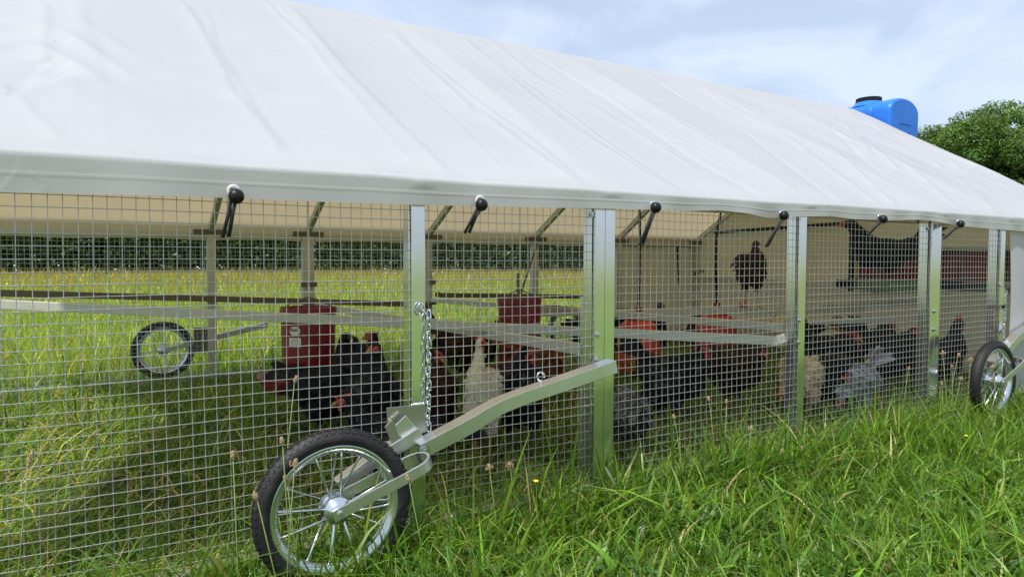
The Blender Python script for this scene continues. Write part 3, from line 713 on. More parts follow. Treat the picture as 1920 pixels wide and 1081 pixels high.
q = at(1600, 500, X=4.28); MB().box(4.27, 4.275, q.y - .035, q.y - .020, q.z - .07, q.z + .04).build('strap', M['green'], nb)

# ball bungees ----------------------------------------------------------------
BL = ['ball bungee on the front flap, nearest one, left of the first post', 'ball bungee on the flap between the hinge post and the double post', 'ball bungee on the flap just right of the near double post',
      'ball bungee hanging at the left of the single third post', 'ball bungee on the flap left of the far double post', 'farthest ball bungee on the flap, right of the far double post']
for i, (gx_, gy_, bx_, by_, tx_, ty_) in enumerate(((438, 358, 443, 368, 424, 444), (900, 376, 903, 384, 876, 436), (1225, 384, 1230, 389, 1203, 458), (1466, 401, 1470, 404, 1438, 461), (1649, 407, 1656, 411, 1627, 440), (1796, 417, 1801, 420, 1771, 446))):
    Yg = EY - .012; g = at(gx_, gy_, Y=Yg); b = at(bx_, by_, Y=Yg - .018); tl = at(tx_, ty_, Y=Yg - .010)
    e = empty('ball_bungee', g, label=BL[i], category='ball bungee', group='ball bungees along the tarp edge')
    MB().ball(b, .0165, 18).build('ball', M['blackplastic'], e, smooth=True)
    mt = Matrix.Translation(g) @ Matrix.Rotation(R(90), 4, 'X')
    MB().lathe([(.008, 0), (.0135, -.001), (.0145, .001), (.0135, .003), (.008, .002)], 24, mt).build('grommet', M['white'] if i < 2 else M['steel'], e, smooth=True)
    dd = (tl - b); sx = Vector((.012, 0, 0)) if i < 3 else Vector((.008, 0, 0))
    MB().tube([g + Vector((-.004, -.003, .003)), g + Vector((-.006, -.012, -.006)), b + dd * .4 - sx * .55, tl - sx * .55 + dd * .02], .0042, 8).build('cord', M['bungee'], e, smooth=True)
    MB().tube([b + Vector((-.002, 0, -.010)), b + dd * .4 + sx * .1, tl + sx * .45], .0042, 8).build('cord', M['bungee'], e, smooth=True)

# black straps on the covered back wall
for i, (px, pa_, pb_, lb) in enumerate(((1160, 462, 535, 'short black rubber strap on the tan back wall, beside the double post'), (1270, 462, 535, 'short black rubber strap on the tan back wall, left of the corner post'))):
    e = empty('rubber_strap', at(px, pa_, Y=BY - .02), label=lb, category='strap', group='rubber straps on the tan wall')
    sg = -1 if i == 0 else 1
    MB().tube([at(px, pa_, Y=BY - .02), at(px + sg, (pa_ + pb_) / 2, Y=BY - .03), at(px + sg * 3 , pb_, Y=BY - .02)], [.012, .008, .006], 6).build('cord', M['bungee'], e, smooth=True)

# feeders ----------------------------------------------------------------------
def text_on_cyl(txt, size, cx, cy, rad, ang, z, parent, mat):
    cu = bpy.data.curves.new('lettering', 'FONT'); cu.body = txt; cu.size = size; cu.align_x = 'CENTER'; cu.align_y = 'CENTER'; cu.extrude = .0003
    cu.offset = size * .02
    tmp = bpy.data.objects.new('tmp', cu); COL.objects.link(tmp); dg = bpy.context.evaluated_depsgraph_get()
    me = bpy.data.meshes.new_from_object(tmp.evaluated_get(dg)); bpy.data.objects.remove(tmp)
    for v_ in me.vertices:
        a = ang + v_.co.x / rad; r_ = rad + .0008 + v_.co.z
        v_.co = (cx + r_ * math.sin(a), cy - r_ * math.cos(a), z + v_.co.y)
    m = MB(); m.add([v_.co.copy() for v_ in me.vertices], [tuple(p_.vertices) for p_ in me.polygons])
    bpy.data.meshes.remove(me); return m.build('lettering', M[mat], parent)
def feeder(pxc, wpx, ptop, pbot, label, panw, sticker=False):
    c = at(pxc, ptop, Y=RY); c2 = at(pxc, pbot, Y=RY); dist = (c - CO).dot(CM3 @ Vector((0, 0, -1)))
    r = wpx / 2 * dist / 1280; e = empty('hanging_feeder', (c.x, c.y, 0), label=label, category='feeder', group='red hanging feeders')
    zt = c.z; zb_ = c2.z; mt = Matrix.Translation((c.x, c.y, 0))
    MB().lathe([(r * .9, zb_), (r * .93, zb_), (r * .985, zt - .03), (r * 1.02, zt - .028), (r * 1.02, zt), (r * .97, zt), (r * .95, zt - .02), (r * .9, zb_ + .01)], 40, mt, closed=True).build('hopper', M['red'], e, smooth=False, bevel=.001)
    MB().lathe([(0, zt - .07), (r * .93, zt - .07)], 30, mt).build('feed', M['feed'], e)
    rp_ = panw / 2 * dist / 1280; zp = zb_ - .05
    MB().lathe([(0, zp - .012), (rp_ * .86, zp - .012), (rp_ * .98, zp + .028), (rp_, zp + .045), (rp_ * 1.03, zp + .05), (rp_ * 1.03, zp + .056), (rp_ * .98, zp + .056), (rp_ * .9, zp + .02), (rp_ * .4, zp + .045), (0, zp + .1)], 44, mt).build('feed_pan', M['redpan'], e, smooth=True)
    MB().lathe([(0, zp + .075), (rp_ * .5, zp + .06), (rp_ * .93, zp + .032)], 30, mt).build('feed', M['feed'], e)
    m = MB(); m.tube([(c.x - r, c.y, zt - .01), (c.x - r * .6, c.y, zt + .02), (c.x, c.y, zt + .045), (c.x + r * .6, c.y, zt + .02), (c.x + r, c.y, zt - .01)], .003, 6); m.build('handle', M['bardark'], e)
    m = MB(); m.tube([(c.x, c.y, zt + .045), (c.x, c.y, ZR - .08)], .0022, 6); m.build('hanging_wire', M['wire'], e)
    if sticker:
        ang = math.atan2(at(552, 625, Y=RY - r).x - c.x, r) * 1.0; zst = at(552, 621, Y=RY - r * .8).z
        aa = math.asin(max(-1, min(1, (at(552, 621, Y=RY - r * .75).x - c.x) / r)))
        rr_ = r * .96
        for nm, w_, h_, dz, oval in (('sticker', .052, .040, 0, True), ('sticker', .056, .040, -.050, False)):
            vs, fs = [], []; n_ = 16
            if oval: pts = [(w_ / 2 * math.cos(2 * math.pi * k / n_), h_ / 2 * math.sin(2 * math.pi * k / n_)) for k in range(n_)]
            else: pts = [(-w_ / 2 + w_ * k / 7, -h_ / 2) for k in range(8)] + [(w_ / 2 - w_ * k / 7, h_ / 2) for k in range(8)]
            for (x_, y_) in pts:
                a = aa + x_ / rr_; vs.append(Vector((c.x + (rr_ + .0026) * math.sin(a), c.y - (rr_ + .0026) * math.cos(a), zst + dz + y_)))
            m = MB(); 
            if oval: m.add(vs, [(k, (k + 1) % 16, 0 if False else (15 - k) % 16, (16 - k) % 16) for k in range(1, 7)] + [(0, 1, 15), (7, 8, 9)])
            else: m.add(vs, [(k, k + 1, 14 - k, 15 - k) for k in range(7)])
            st = m.build(nm, M['white'], e)
            if oval:
                text_on_cyl('KUHL', .0175, c.x, c.y, rr_ + .003, aa, zst + .004, st, 'ink')
            else:
                for q_ in range(4): text_on_cyl('-- --- ---- --' if q_ % 2 else '---- -- ---', .009, c.x, c.y, rr_ + .003, aa, zst + dz + .012 - q_ * .008, st, 'ink')
    return e
feeder(578, 101, 575, 702, 'near red hanging feeder with round white KUHL sticker and wide red pan', 178, True)
feeder(974, 81, 558, 694, 'farther dark red hanging feeder behind the roost bars, right of the white hen', 140)
def drinker(pxc, wpx, ptop, pbot, hose, label):
    c = at(pxc, ptop, Y=RY); c2 = at(pxc, pbot, Y=RY); dist = (c - CO).dot(CM3 @ Vector((0, 0, -1)))
    r = wpx / 2 * dist / 1280; zt, zb_ = c.z, c2.z; h = zt - zb_; mt = Matrix.Translation((c.x, c.y, 0))
    e = empty('bell_drinker', (c.x, c.y, 0), label=label, category='drinker', group='orange bell drinkers')
    MB().lathe([(0, zt + .002), (r * .45, zt), (r * .74, zt - h * .10), (r * .84, zt - h * .25), (r * .92, zt - h * .55), (r * .98, zt - h * .85), (r * 1.0, zb_), (r * .8, zb_ - .012), (0, zb_)], 40, mt).build('bell', M['orange'], e, smooth=True)
    MB().lathe([(r * .80, zb_ - .03), (r * 1.04, zb_ - .02), (r * 1.06, zb_ + .012), (r * 1.02, zb_ + .012), (r * .99, zb_ - .01)], 40, mt).build('trough', M['orange'], e, smooth=True)
    MB().lathe([(r * .5, zt + .006), (r * .45, zt + .014), (.022, zt + .02), (.018, zt + .05), (0, zt + .052)], 24, mt).build('valve_body', M['white'], e, smooth=True)
    MB().lathe([(.019, zt + .045), (.021, zt + .048), (.021, zt + .07), (.008, zt + .076), (0, zt + .077)], 20, mt).build('valve_cap', M['red'], e, smooth=True)
    top = at(hose[0], hose[1], Y=RY)
    MB().tube([(c.x, c.y, zt + .07), at(hose[2], (ptop + hose[1]) / 2 + 10, Y=RY), at(hose[2] + 1, hose[1] + 50, Y=RY), (top.x, top.y, top.z + .0), (top.x + .01, top.y, ZR - .08)], .0085, 8).build('hose', M['blackplastic'], e, smooth=True)
drinker(1197, 88, 598, 686, (1199, 390, 1199), 'orange red bell drinker on a black hose, just right of the near double post')
drinker(1344, 84, 588, 664, (1352, 395, 1342), 'orange red bell drinker on a black hose, farther one near the perched brown hen')

# water tank --------------------------------------------------------------------
tk = empty('water_tank', (5.09, 3.2, 1.42), label='bright blue plastic water tank with black screw cap above the far end of the roof', category='water tank')
fy = at(1669.7, 215, X=4.90).y; sR = at(1723, 230, Y=fy).x; zt = at(1688, 181, Y=fy).z; sL = 4.90; wd = sR - sL; zbm = zt - .52; arch = .10
prof = []
for k in range(17):
    a = math.pi * k / 16; prof.append((wd / 2 * math.cos(a), zt - zbm - arch + arch * math.sin(a)))
prof += [(-wd / 2 + .0, .03), (-wd / 2 + .03, 0), (wd / 2 - .03, 0), (wd / 2, .03)]
cx = (sL + sR) / 2; ys = [fy, fy + .006, fy + .02, fy + .04, fy + .135, fy + .14, fy + .15, fy + .16, fy + .165, fy + .72, fy + .74, fy + .75]
scs = [.93, .97, .992, 1, 1, .985, .97, .985, 1, 1, .98, .93]
vs, fs = [], []
hc = (zt - zbm) / 2
for y_, s_ in zip(ys, scs):
    for (a, b) in prof: vs.append(Vector((cx + a * s_, y_, zbm + hc + (b - hc) * s_)))
n_ = len(prof)
for i in range(len(ys) - 1):
    for k in range(n_): fs.append((i * n_ + k, i * n_ + (k + 1) % n_, (i + 1) * n_ + (k + 1) % n_, (i + 1) * n_ + k))
fs += [tuple(range(n_)), tuple((len(ys) - 1) * n_ + k for k in range(n_))]
MB().add(vs, fs).build('tank_body', M['blue'], tk, bevel=.004)
cc = at(1629, 186, X=cx); cy = cc.y
rc_ = .088; mt = Matrix.Translation((cx, cy, 0))
ztc = zt - .004
MB().lathe([(rc_ * 1.55, ztc - .02), (rc_ * 1.25, ztc + .002), (rc_ * 1.02, ztc + .022), (rc_ * .98, ztc + .03), (0, ztc + .03)], 40, mt).build('neck', M['blue'], tk, smooth=True)
m = MB(); vs, fs = [], []
for k in range(96):
    a = 2 * math.pi * k / 96; r_ = rc_ * (1.03 if k % 2 else 1.0)
    vs += [Vector((cx + r_ * math.cos(a), cy + r_ * math.sin(a), ztc + .022)), Vector((cx + r_ * math.cos(a), cy + r_ * math.sin(a), ztc + .052))]
for k in range(96): k2 = (k + 1) % 96; fs.append((2 * k, 2 * k2, 2 * k2 + 1, 2 * k + 1))
fs.append(tuple(2 * k + 1 for k in range(96))); m.add(vs, fs)
m.lathe([(rc_ * 1.06, ztc + .020), (rc_ * 1.06, ztc + .028)], 40, mt); m.build('screw_cap', M['blackplastic'], tk)
q = at(1622, 178, X=cx); MB().box(cx - .012, cx + .012, cy - .006, cy + .006, ztc + .05, ztc + .066).build('vent', M['blackplastic'], tk)
y_ = fy - .003
a0, a1, a2 = at(1686, 230, Y=fy), at(1707, 238, Y=fy), at(1706, 256, Y=fy)
zz = a0.z
m = MB(); m.box(a0.x, a1.x + .005, fy - .004, fy + .002, zz - .004, zz + .004); m.box(a1.x - .003, a1.x + .005, fy - .004, fy + .002, zz - .2, zz - .004)
m.build('moulded_panel', M['blue'], tk, bevel=.002)
for px, py in ((1696, 256), (1711, 263)):
    q = at(px, py, Y=fy - .02); MB().lathe([(0, -.03), (.02, -.03), (.022, .03), (0, .03)], 14, Matrix.Translation(q) @ Matrix.Rotation(R(90), 4, 'X')).build('outlet_fitting', M['blackplastic'], tk)
q = at(1704, 258, Y=fy - .03); MB().ball(q, .012, 10).build('outlet_valve', M['white'], tk)
MB().box(sL - .01, sR + .02, fy + .05, fy + .70, zbm - .04, zbm - .003).build('tank_shelf', M['post'], tk)
for x_ in (sL + .02, sR - .02):
    for yy in (fy + .1, fy + .65): MB().box(x_ - .018, x_ + .018, yy - .018, yy + .018, -.02, zbm - .042).build('shelf_leg', M['post'], tk)

# ------------------------------------------------------------------ hens
def build_body(blobs, vox, parent, mat, head_c, nf, flen, seed, tail=None):
    """one continuous body surface from overlapping volumes, then overlapping feathers on it"""
    m = MB()
    for (c, r, sc, pitch) in blobs: m.ball(c, r, 12, sc, Matrix.Rotation(-pitch, 3, 'Y'))
    me = bpy.data.meshes.new('tmp'); me.from_pydata([tuple(v) for v in m.v], [], m.f)
    bm = bmesh.new(); bm.from_mesh(me); bmesh.ops.remove_doubles(bm, verts=bm.verts, dist=1e-5); bmesh.ops.recalc_face_normals(bm, faces=bm.faces); bm.to_mesh(me); bm.free()
    o = bpy.data.objects.new('tmp', me); COL.objects.link(o)
    rm = o.modifiers.new('r', 'REMESH'); rm.mode = 'VOXEL'; rm.voxel_size = vox
    sm = o.modifiers.new('s', 'SMOOTH'); sm.factor = .6; sm.iterations = 7
    dg = bpy.context.evaluated_depsgraph_get(); em = bpy.data.meshes.new_from_object(o.evaluated_get(dg)); bpy.data.objects.remove(o)
    nv = len(em.vertices); V = np.empty(nv * 3); em.vertices.foreach_get('co', V); V = V.reshape(-1, 3)
    Nn = np.empty(nv * 3); em.vertices.foreach_get('normal', Nn); Nn = Nn.reshape(-1, 3)
    F = [tuple(p_.vertices) for p_ in em.polygons]; bpy.data.meshes.remove(em)
    r = np.random.default_rng(seed)
    ok = (np.linalg.norm(V - np.array(head_c), axis=1) > .030) & (V[:, 2] > .095)
    ii = np.nonzero(ok)[0]; pick = r.choice(ii, min(nf, len(ii)), replace=False)
    verts, faces, sh = [V], [], [np.full(nv, .45)]
    P, Nr = V[pick], Nn[pick]
    D = np.tile(np.array([-1.0, 0, -.35]), (len(P), 1)); neckness = np.clip((P[:, 2] - .27) / .06, 0, 1)[:, None]*(P[:, 0:1] > .04)
    D = D * (1 - neckness) + np.array([-.15, 0, -1.0]) * neckness + r.normal(0, .16, P.shape)
    D = D - Nr * (D * Nr).sum(1, keepdims=True); D /= np.linalg.norm(D, axis=1, keepdims=True) + 1e-9
    B = np.cross(Nr, D); L = (flen * r.uniform(.7, 1.25, len(P)))[:, None] * (1 - .45 * neckness); Wd = L * .20
    base = P - Nr * .001
    q = np.stack([base - D * L * .1, base + D * L * .5 + B * Wd + Nr * .0022, base + D * L + Nr * .0035, base + D * L * .5 - B * Wd + Nr * .0022], 1)
    k = len(P); sh_f = np.repeat(r.uniform(0, 1, k), 4)
    verts.append(q.reshape(-1, 3)); sh.append(sh_f)
    fi = (nv + np.arange(k)[:, None] * 4 + np.arange(4)[None]); faces = fi.tolist()
    base_i = nv + 4 * k
    if tail:                                          # fan of long tail feathers
        (tx, tz), (dx, dz), tl, spread, cnt = tail
        tv = []
        for j in range(cnt):
            a = (j / (cnt - 1) - .5) * 2; d = Vector((dx, a * .28 * spread, dz + .22 * (1 - abs(a)) - .45 * abs(a) * spread)).normalized()
            s_ = d.cross(Vector((0, 1, 0))).normalized(); s_ = (s_ * .7 + Vector((0, .6 * (1 if a > 0 else -1), 0))).normalized(); LL = tl * r.uniform(.85, 1.1)
            o_ = Vector((tx, a * .02, tz)); w_ = .017
            for tt, ww in ((0, .5), (.45, 1), (.85, .95), (1, .3)):
                c_ = o_ + d * (LL * tt) + Vector((0, 0, -.03 * tt * tt)); tv += [c_ - s_ * w_ * ww, c_ + s_ * w_ * ww]
            b0_ = base_i + j * 8
            faces += [[b0_ + 2 * i, b0_ + 2 * i + 1, b0_ + 2 * i + 3, b0_ + 2 * i + 2] for i in range(3)]
        verts.append(np.array([tuple(q_) for q_ in tv])); sh.append(np.repeat(r.uniform(.1, .8, cnt), 8))
    VV = np.concatenate(verts); SS = np.concatenate(sh)
    me = bpy.data.meshes.new('body'); me.from_pydata(VV.tolist(), [], F + [tuple(f) for f in faces])
    me.polygons.foreach_set('use_smooth', [True] * len(F) + [False] * len(faces))
    at_ = me.attributes.new('shade', 'FLOAT_COLOR', 'POINT'); at_.data.foreach_set('color', np.stack([SS, SS, SS, np.ones_like(SS)], 1).astype(np.float32).ravel())
    me.materials.append(mat); o = bpy.data.objects.new('body', me); COL.objects.link(o); o.parent = parent; W[o.name] = Vector(); return o

def hen(loc, heading, label, plum, scale=1.0, head=(.155, .385), hyaw=0, hpitch=0, comb=.6, face='face', legs='leg', tail='up', beak='beak', neck_mat=None, sit=False, body_pitch=.2, wattle=.6, seed=1, legs_on=True, lean=0, lift=0, slim=1):
    e = empty('hen', (0, 0, 0), label=label, category='hen', group='hens in the coop'); W[e.name] = Vector()
    hx, hz = head; r = random.Random(seed); dz = -.10 if sit else lift
    B = []
    B.append(((0, 0, .215 + dz), .10, (1.32, .84, .92), body_pitch)); B.append(((.065, 0, .205 + dz), .082, (1, .92, 1.05), .5)); B.append(((-.085, 0, .235 + dz), .07, (1.2, .8, .85), body_pitch + .2))
    B.append(((-.135, 0, .262 + dz), .042, (1.3, .7, .9), .6)); B.append(((-.03, 0, .155 + dz), .07, (1.1, .85, .75), 0))
    for sgn in (-1, 1):
        B.append(((-.02, sgn * .072, .225 + dz), .085, (1.25, .28, .66), .12 + body_pitch)); B.append(((-.10, sgn * .058, .225 + dz), .05, (1.3, .3, .5), .15))
        if not sit: B.append(((.005, sgn * .043, .135 + lift), .042, (.95, .8, 1.3), 0)); B.append(((.008, sgn * .043, .098 + lift), .022, (.9, .9, 1.4), 0))
    n0 = Vector((.085, 0, .255 + dz)); n3 = Vector((hx, 0, hz + (dz if hz > .3 else 0)))
    n1 = n0 + Vector((.05, 0, .04)); n2 = n3 + Vector((-.03 if hz > .3 else -.035, 0, -.055 if hz > .3 else .035))
    for k in range(9):
        u = k / 8; p_ = n0 * (1 - u) ** 3 + n1 * 3 * u * (1 - u) ** 2 + n2 * 3 * u * u * (1 - u) + n3 * u ** 3
        B.append((p_, .050 * (1 - u) ** 1.5 + .0235, (1, .92, 1), 0))
    hd = Matrix.Rotation(hyaw, 3, 'Z') @ Matrix.Rotation(hpitch, 3, 'Y')
    B.append((n3 + hd @ Vector((.006, 0, .003)), .0255, (1.15, .82, .95), -hpitch))
    tl = {'up': ((-.15, .285 + dz), (-.55, .75), .15, 1, 11), 'low': ((-.15, .262 + dz), (-.95, .25), .15, .7, 9), 'big': ((-.145, .28 + dz), (-.6, .8), .20, 1.2, 13)}[tail]
    body = build_body(B, .0095, e, PL[plum], n3, 950, .044, seed, tl)
    def hp(x, y, z): return n3 + hd @ Vector((x, y, z))
    if neck_mat: pass
    # face patches, eyes, beak
    for sgn in (-1, 1):
        MB().ball(hp(.0165, sgn * .0135, .001), .0145, 10, (1.15, .62, .95), hd).build('face', M[face], e, smooth=True)
        MB().ball(hp(.0185, sgn * .0205, .006), .0036, 8).build('eye', M['eye'], e, smooth=True)
        if wattle > 0:
            MB().ball(hp(.026, sgn * .007, -.022 - .008 * wattle), .011 * (.5 + wattle), 10, (.8, .35, 1.25), hd).build('wattle', M['comb'] if comb > .3 else M[face], e, smooth=True)
            MB().ball(hp(.004, sgn * .019, -.012), .006 * (.5 + wattle), 8, (.8, .4, 1.2), hd).build('ear_lobe', M['comb'], e, smooth=True)
    m = MB(); c0, c1, c2 = hp(.028, 0, -.001), hp(.042, 0, -.002), hp(.054, 0, -.009)
    m.tube([c0, c1, c2], [.0085, .0065, .0012], 8); m.build('beak', M[beak], e, smooth=True)
    if comb > 0:
        pts = []; nT = 5
        for j in range(nT):
            x = .030 - .046 * j / (nT - 1); pts += [(x + .004, .020), (x, .020 + comb * (.030 if 0 < j < 4 else .020))]
        pts.append((-.024, .018 + comb * .006)); pts.append((-.020, .010)); pts.append((.030, .008))
        m = MB(); n_ = len(pts); vs = [hp(x, s_ * .0035, z) for s_ in (-1, 1) for (x, z) in pts]
        m.add(vs, [tuple(range(n_)), tuple(range(n_, 2 * n_))[::-1]] + [(i, (i + 1) % n_, (i + 1) % n_ + n_, i + n_) for i in range(n_)])
        m.build('comb', M['comb'], e, bevel=.0015)
    if legs_on:
        for sgn in (-1, 1):
            y = sgn * .043; fx = .012 + (.028 if sgn > 0 else -.02) * (0 if sit else 1) * r.uniform(.3, 1)
            m = MB(); zt = .09 + (dz * .6 if sit else lift)
            m.tube([(.008, y, max(zt, .03)), (fx - .004, y, max(zt * .5, .02)), (fx, y, .008)], [.0085, .0062, .007], 8)
            for a, l in ((-.5, .042), (0, .052), (.5, .042), (math.pi, .024)):
                m.tube([(fx, y, .010), (fx + l * .5 * math.cos(a), y + l * .5 * math.sin(a), .010), (fx + l * math.cos(a), y + l * math.sin(a), .003)], [.006, .0048, .0018], 6)
            m.build('leg', M[legs], e, smooth=True)
    e.scale = (scale, scale * slim, scale); e.rotation_euler = (0, lean, heading); e.location = loc
    return e
def foot(px, y, z=.0): q = at(px, 500, Y=y); return Vector((q.x, y, z + float(gz(q.x, y))))
# headings: 0 = beak to the right along the wall, -90 = towards the camera
def hen_at(px, py, Y, heading, label, plum, scale=1.0, head=(.12, .38), **k):
    """stand a hen so that its head comes where the photo has it; neck length follows"""
    t_ = at(px, py, Y=Y); c_, s_ = math.cos(heading), math.sin(heading)
    hx = head[0]; fx, fy = t_.x - hx * scale * c_, t_.y - hx * scale * s_; z0 = float(gz(fx, fy))
    hz = (t_.z - z0) / scale
    if hz > .43: scale *= hz / .43; hz = .43
    return hen((fx, fy, z0), heading, label, plum, scale, (hx, hz), **k)
hen_at(646, 632, 2.78, R(-55), 'black hen with upright neck standing against the near red feeder, beak pointing right', 'black', 1.0, head=(.11, 0), hyaw=R(45), comb=0, face='darkleg', wattle=0, beak='darkbeak', seed=1, legs='darkleg', tail='low')
hen_at(700, 631, 2.62, R(-95), 'black hen facing left beside the hinge post, taller of the two close together', 'black', 1.0, head=(.09, 0), hyaw=R(-85), comb=.15, wattle=.1, beak='beak', seed=2, legs='darkleg')
hen_at(708, 655, 2.36, R(-100), 'speckled black hen with reddish face just in front of the taller black hen', 'speckled', 1.05, head=(.10, 0), hyaw=R(-60), comb=0, wattle=0, seed=3, legs='darkleg')
hen_at(648, 750, 2.0, R(168), 'black hen stooping low behind the near wheel with only its red face raised', 'speckled', .85, head=(.19, 0), hpitch=R(12), comb=.15, wattle=.2, seed=4, legs='darkleg', tail='low')
hen(foot(880, 3.5), R(5), 'large dark brown hen with raised tail behind the white hen', 'brown', 1.2, head=(.17, .31), comb=.3, seed=5, tail='big', legs='darkleg')
hen_at(822, 672, 2.40, R(-105), 'dark brown hen with a small red face left of the white hen', 'brown', 1.0, head=(.11, 0), hyaw=R(15), comb=.3, wattle=.1, seed=6, legs='darkleg')
hen_at(899, 668, 2.14, R(-132), 'cream white hen standing tall between the chain and the lever arm', 'white', .84, head=(.07, 0), hyaw=R(108), comb=.05, wattle=.1, seed=7, tail='low', body_pitch=.95, slim=.72, lift=.05)
hen_at(984, 660, 2.12, R(-118), 'black hen with bright red comb behind the lever arm, left of the double post', 'speckled', 1.15, head=(.13, 0), hyaw=R(90), comb=.9, wattle=.7, beak='darkbeak', seed=8, legs='darkleg', tail='low', slim=.85)
hen_at(1040, 668, 2.75, R(-80), 'chestnut hen behind the red combed black hen, next to the far feeder', 'chestnut', 1.0, head=(.12, 0), comb=.1, wattle=0, seed=9)
hen(foot(1180, 1.95), R(62), 'barred black and white hen pecking just right of the double post', 'barred', .82, head=(.20, .12), hpitch=R(50), comb=0, wattle=0, seed=10, tail='low')
hen_at(1316, 654, 2.15, R(-70), 'black hen with bright pink red comb and wattles below the orange drinkers', 'speckled', 1.0, head=(.13, 0), hyaw=R(-10), comb=.8, wattle=.8, seed=11, legs='darkleg')
hen(foot(1250, 2.25), R(200), 'dark hen bending down behind the barred hen, under the nearer orange drinker', 'speckled', .85, head=(.20, .14), hpitch=R(40), comb=.2, wattle=.1, seed=28, legs='darkleg', tail='low')
hen(foot(1375, 2.3), R(-80), 'dark brown hen in the shade between the orange drinkers and the third post', 'brown', 1.05, head=(.15, .28), hyaw=R(-40), comb=.1, wattle=0, seed=12, legs='darkleg')
hen(foot(1510, 2.02), R(-170), 'plump buff cream hen with black neck bending behind the third post', 'buff', .95, head=(.18, .15), hpitch=R(35), comb=.1, seed=13, tail='low')
hen_at(1236, 573, 3.55, R(-90), 'black hen with bluish head looking over the roost bar behind the drinkers', 'black', 1.0, comb=0, wattle=0, face='darkleg', beak='darkbeak', seed=14, legs='darkleg')
hen_at(1162, 584, 3.35, R(-60), 'black hen behind the nearer orange drinker by the double post', 'black', 1.0, comb=.1, wattle=0, seed=15, legs='darkleg')
hen_at(1308, 580, 3.75, R(-150), 'small black hen far back between the two orange drinkers', 'black', 1.0, comb=.1, wattle=0, seed=16, legs='darkleg')
hen(Vector((at(1408, 583, Y=2.85).x, 2.85, perch_z + .016)), R(-118), 'dark brown hen with yellow legs perched on the roost bar, seen from the front', 'brown', .90, head=(.05, .385), hyaw=R(75), comb=.0, wattle=0, face='darkleg', seed=17, tail='low', body_pitch=1.0, lift=.055, slim=.9)
hen_at(1512, 618, 2.6, R(-150), 'black hen with small red face looking left, just right of the third post', 'black', 1.0, comb=.3, wattle=.3, hyaw=R(-30), seed=18, legs='darkleg')
hen_at(1596, 636, 2.15, R(-105), 'black hen with large upright red comb facing front, above the grey hen', 'speckled', 1.1, head=(.13, 0), hyaw=R(45), comb=.9, wattle=.9, seed=19, legs='darkleg')
hen(foot(1612, 1.88), R(-172), 'lavender grey hen with fluffy rump near the mesh, left of the far double post', 'grey', .86, head=(.18, .13), hpitch=R(40), comb=.1, seed=20, tail='up')
hen_at(1668, 614, 2.45, R(-90), 'golden brown hen with red comb between the grey hen and the far double post', 'gold', 1.0, comb=.6, wattle=.5, hyaw=R(50), seed=21)
hen_at(1712, 622, 2.1, R(-100), 'black hen half hidden by the far double post', 'black', 1.1, comb=.1, wattle=0, seed=22, legs='darkleg')
hen_at(1796, 606, 1.90, R(-75), 'black hen with red comb standing tall left of the far wheel', 'black', 1.05, comb=.8, wattle=.6, hyaw=R(70), seed=23, legs='darkleg')
q = at(1655, 520, X=4.18); hen(Vector((4.18, q.y, q.z + .03)), R(120), 'large black hen roosting on the tray in front of the nest box', 'black', 1.05, head=(.20, .29), comb=.1, wattle=0, seed=24, sit=True, tail='big', legs='darkleg')
hen(foot(1560, 1.98), R(-120), 'very dark hen crouching between the buff hen and the grey hen', 'black', .95, head=(.14, .22), comb=.1, wattle=.1, seed=25, tail='low', legs='darkleg')
hen_at(1392, 572, 3.5, R(170), 'pale cream hen far back under the perched brown hen', 'white', 1.0, comb=.2, seed=26)

# ------------------------------------------------------------------ grass
PAL = np.array([(.070, .150, .014), (.098, .195, .016), (.045, .110, .014), (.135, .215, .022), (.082, .160, .028), (.165, .200, .03), (.32, .28, .11)])
def blades(name, xy, h, w, lean, pal_p, seg=3, tipcol=None, tipamt=0, lean_dir=None, gain=1.0, curve=1.0, base_z=None, kind='stuff', mat='grass'):
    N = len(xy); r = rng
    ang = r.uniform(0, 2 * np.pi, N) if lean_dir is None else lean_dir
    face_ = r.uniform(0, 2 * np.pi, N)
    D = np.stack([np.cos(ang), np.sin(ang)], 1); S = np.stack([np.cos(face_), np.sin(face_)], 1)
    z0 = gz(xy[:, 0], xy[:, 1]) - .012 if base_z is None else base_z
    ts = np.linspace(0, 1, seg + 1); V = []
    for i, t_ in enumerate(ts):
        off = D * (lean * h * (t_ ** 1.8) * curve)[:, None]; zz = z0 + h * (t_ - .42 * lean * t_ ** 2.2)
        c = np.concatenate([xy + off, zz[:, None]], 1); ww = w * (1 - t_ ** 2.2) * (.75 + .5 * min(t_ * 3, 1)) * .5
        if i < seg:
            sd = np.concatenate([S * ww[:, None], np.zeros((N, 1))], 1); V += [c - sd, c + sd]
        else: V += [c]
    nvp = 2 * seg + 1; A = np.stack(V, 1)
    b = (np.arange(N) * nvp)[:, None]
    quads = np.concatenate([b + np.array([[2 * i, 2 * i + 1, 2 * i + 3, 2 * i + 2]]) for i in range(seg - 1)], 0) if seg > 1 else np.zeros((0, 4), int)
    tris = b + np.array([[2 * seg - 2, 2 * seg - 1, 2 * seg]])
    ci = r.choice(len(PAL), N, p=pal_p); C = PAL[ci] * (r.uniform(.45, 1.1, (N, 1)) + .9 * r.random((N, 1)) ** 5) * gain
    Cv = np.repeat(C[:, None, :], nvp, 1)
    if tipcol is not None:
        tf = np.zeros(nvp); tf[-3:] = [.6, .6, 1]
        am = (tipamt[:, None] * tf[None, :])[:, :, None]; Cv = Cv * (1 - am) + np.array(tipcol) * am
    return arrmesh(name, A.reshape(-1, 3), quads, M[mat], Cv.reshape(-1, 3), tris=tris, kind=kind)
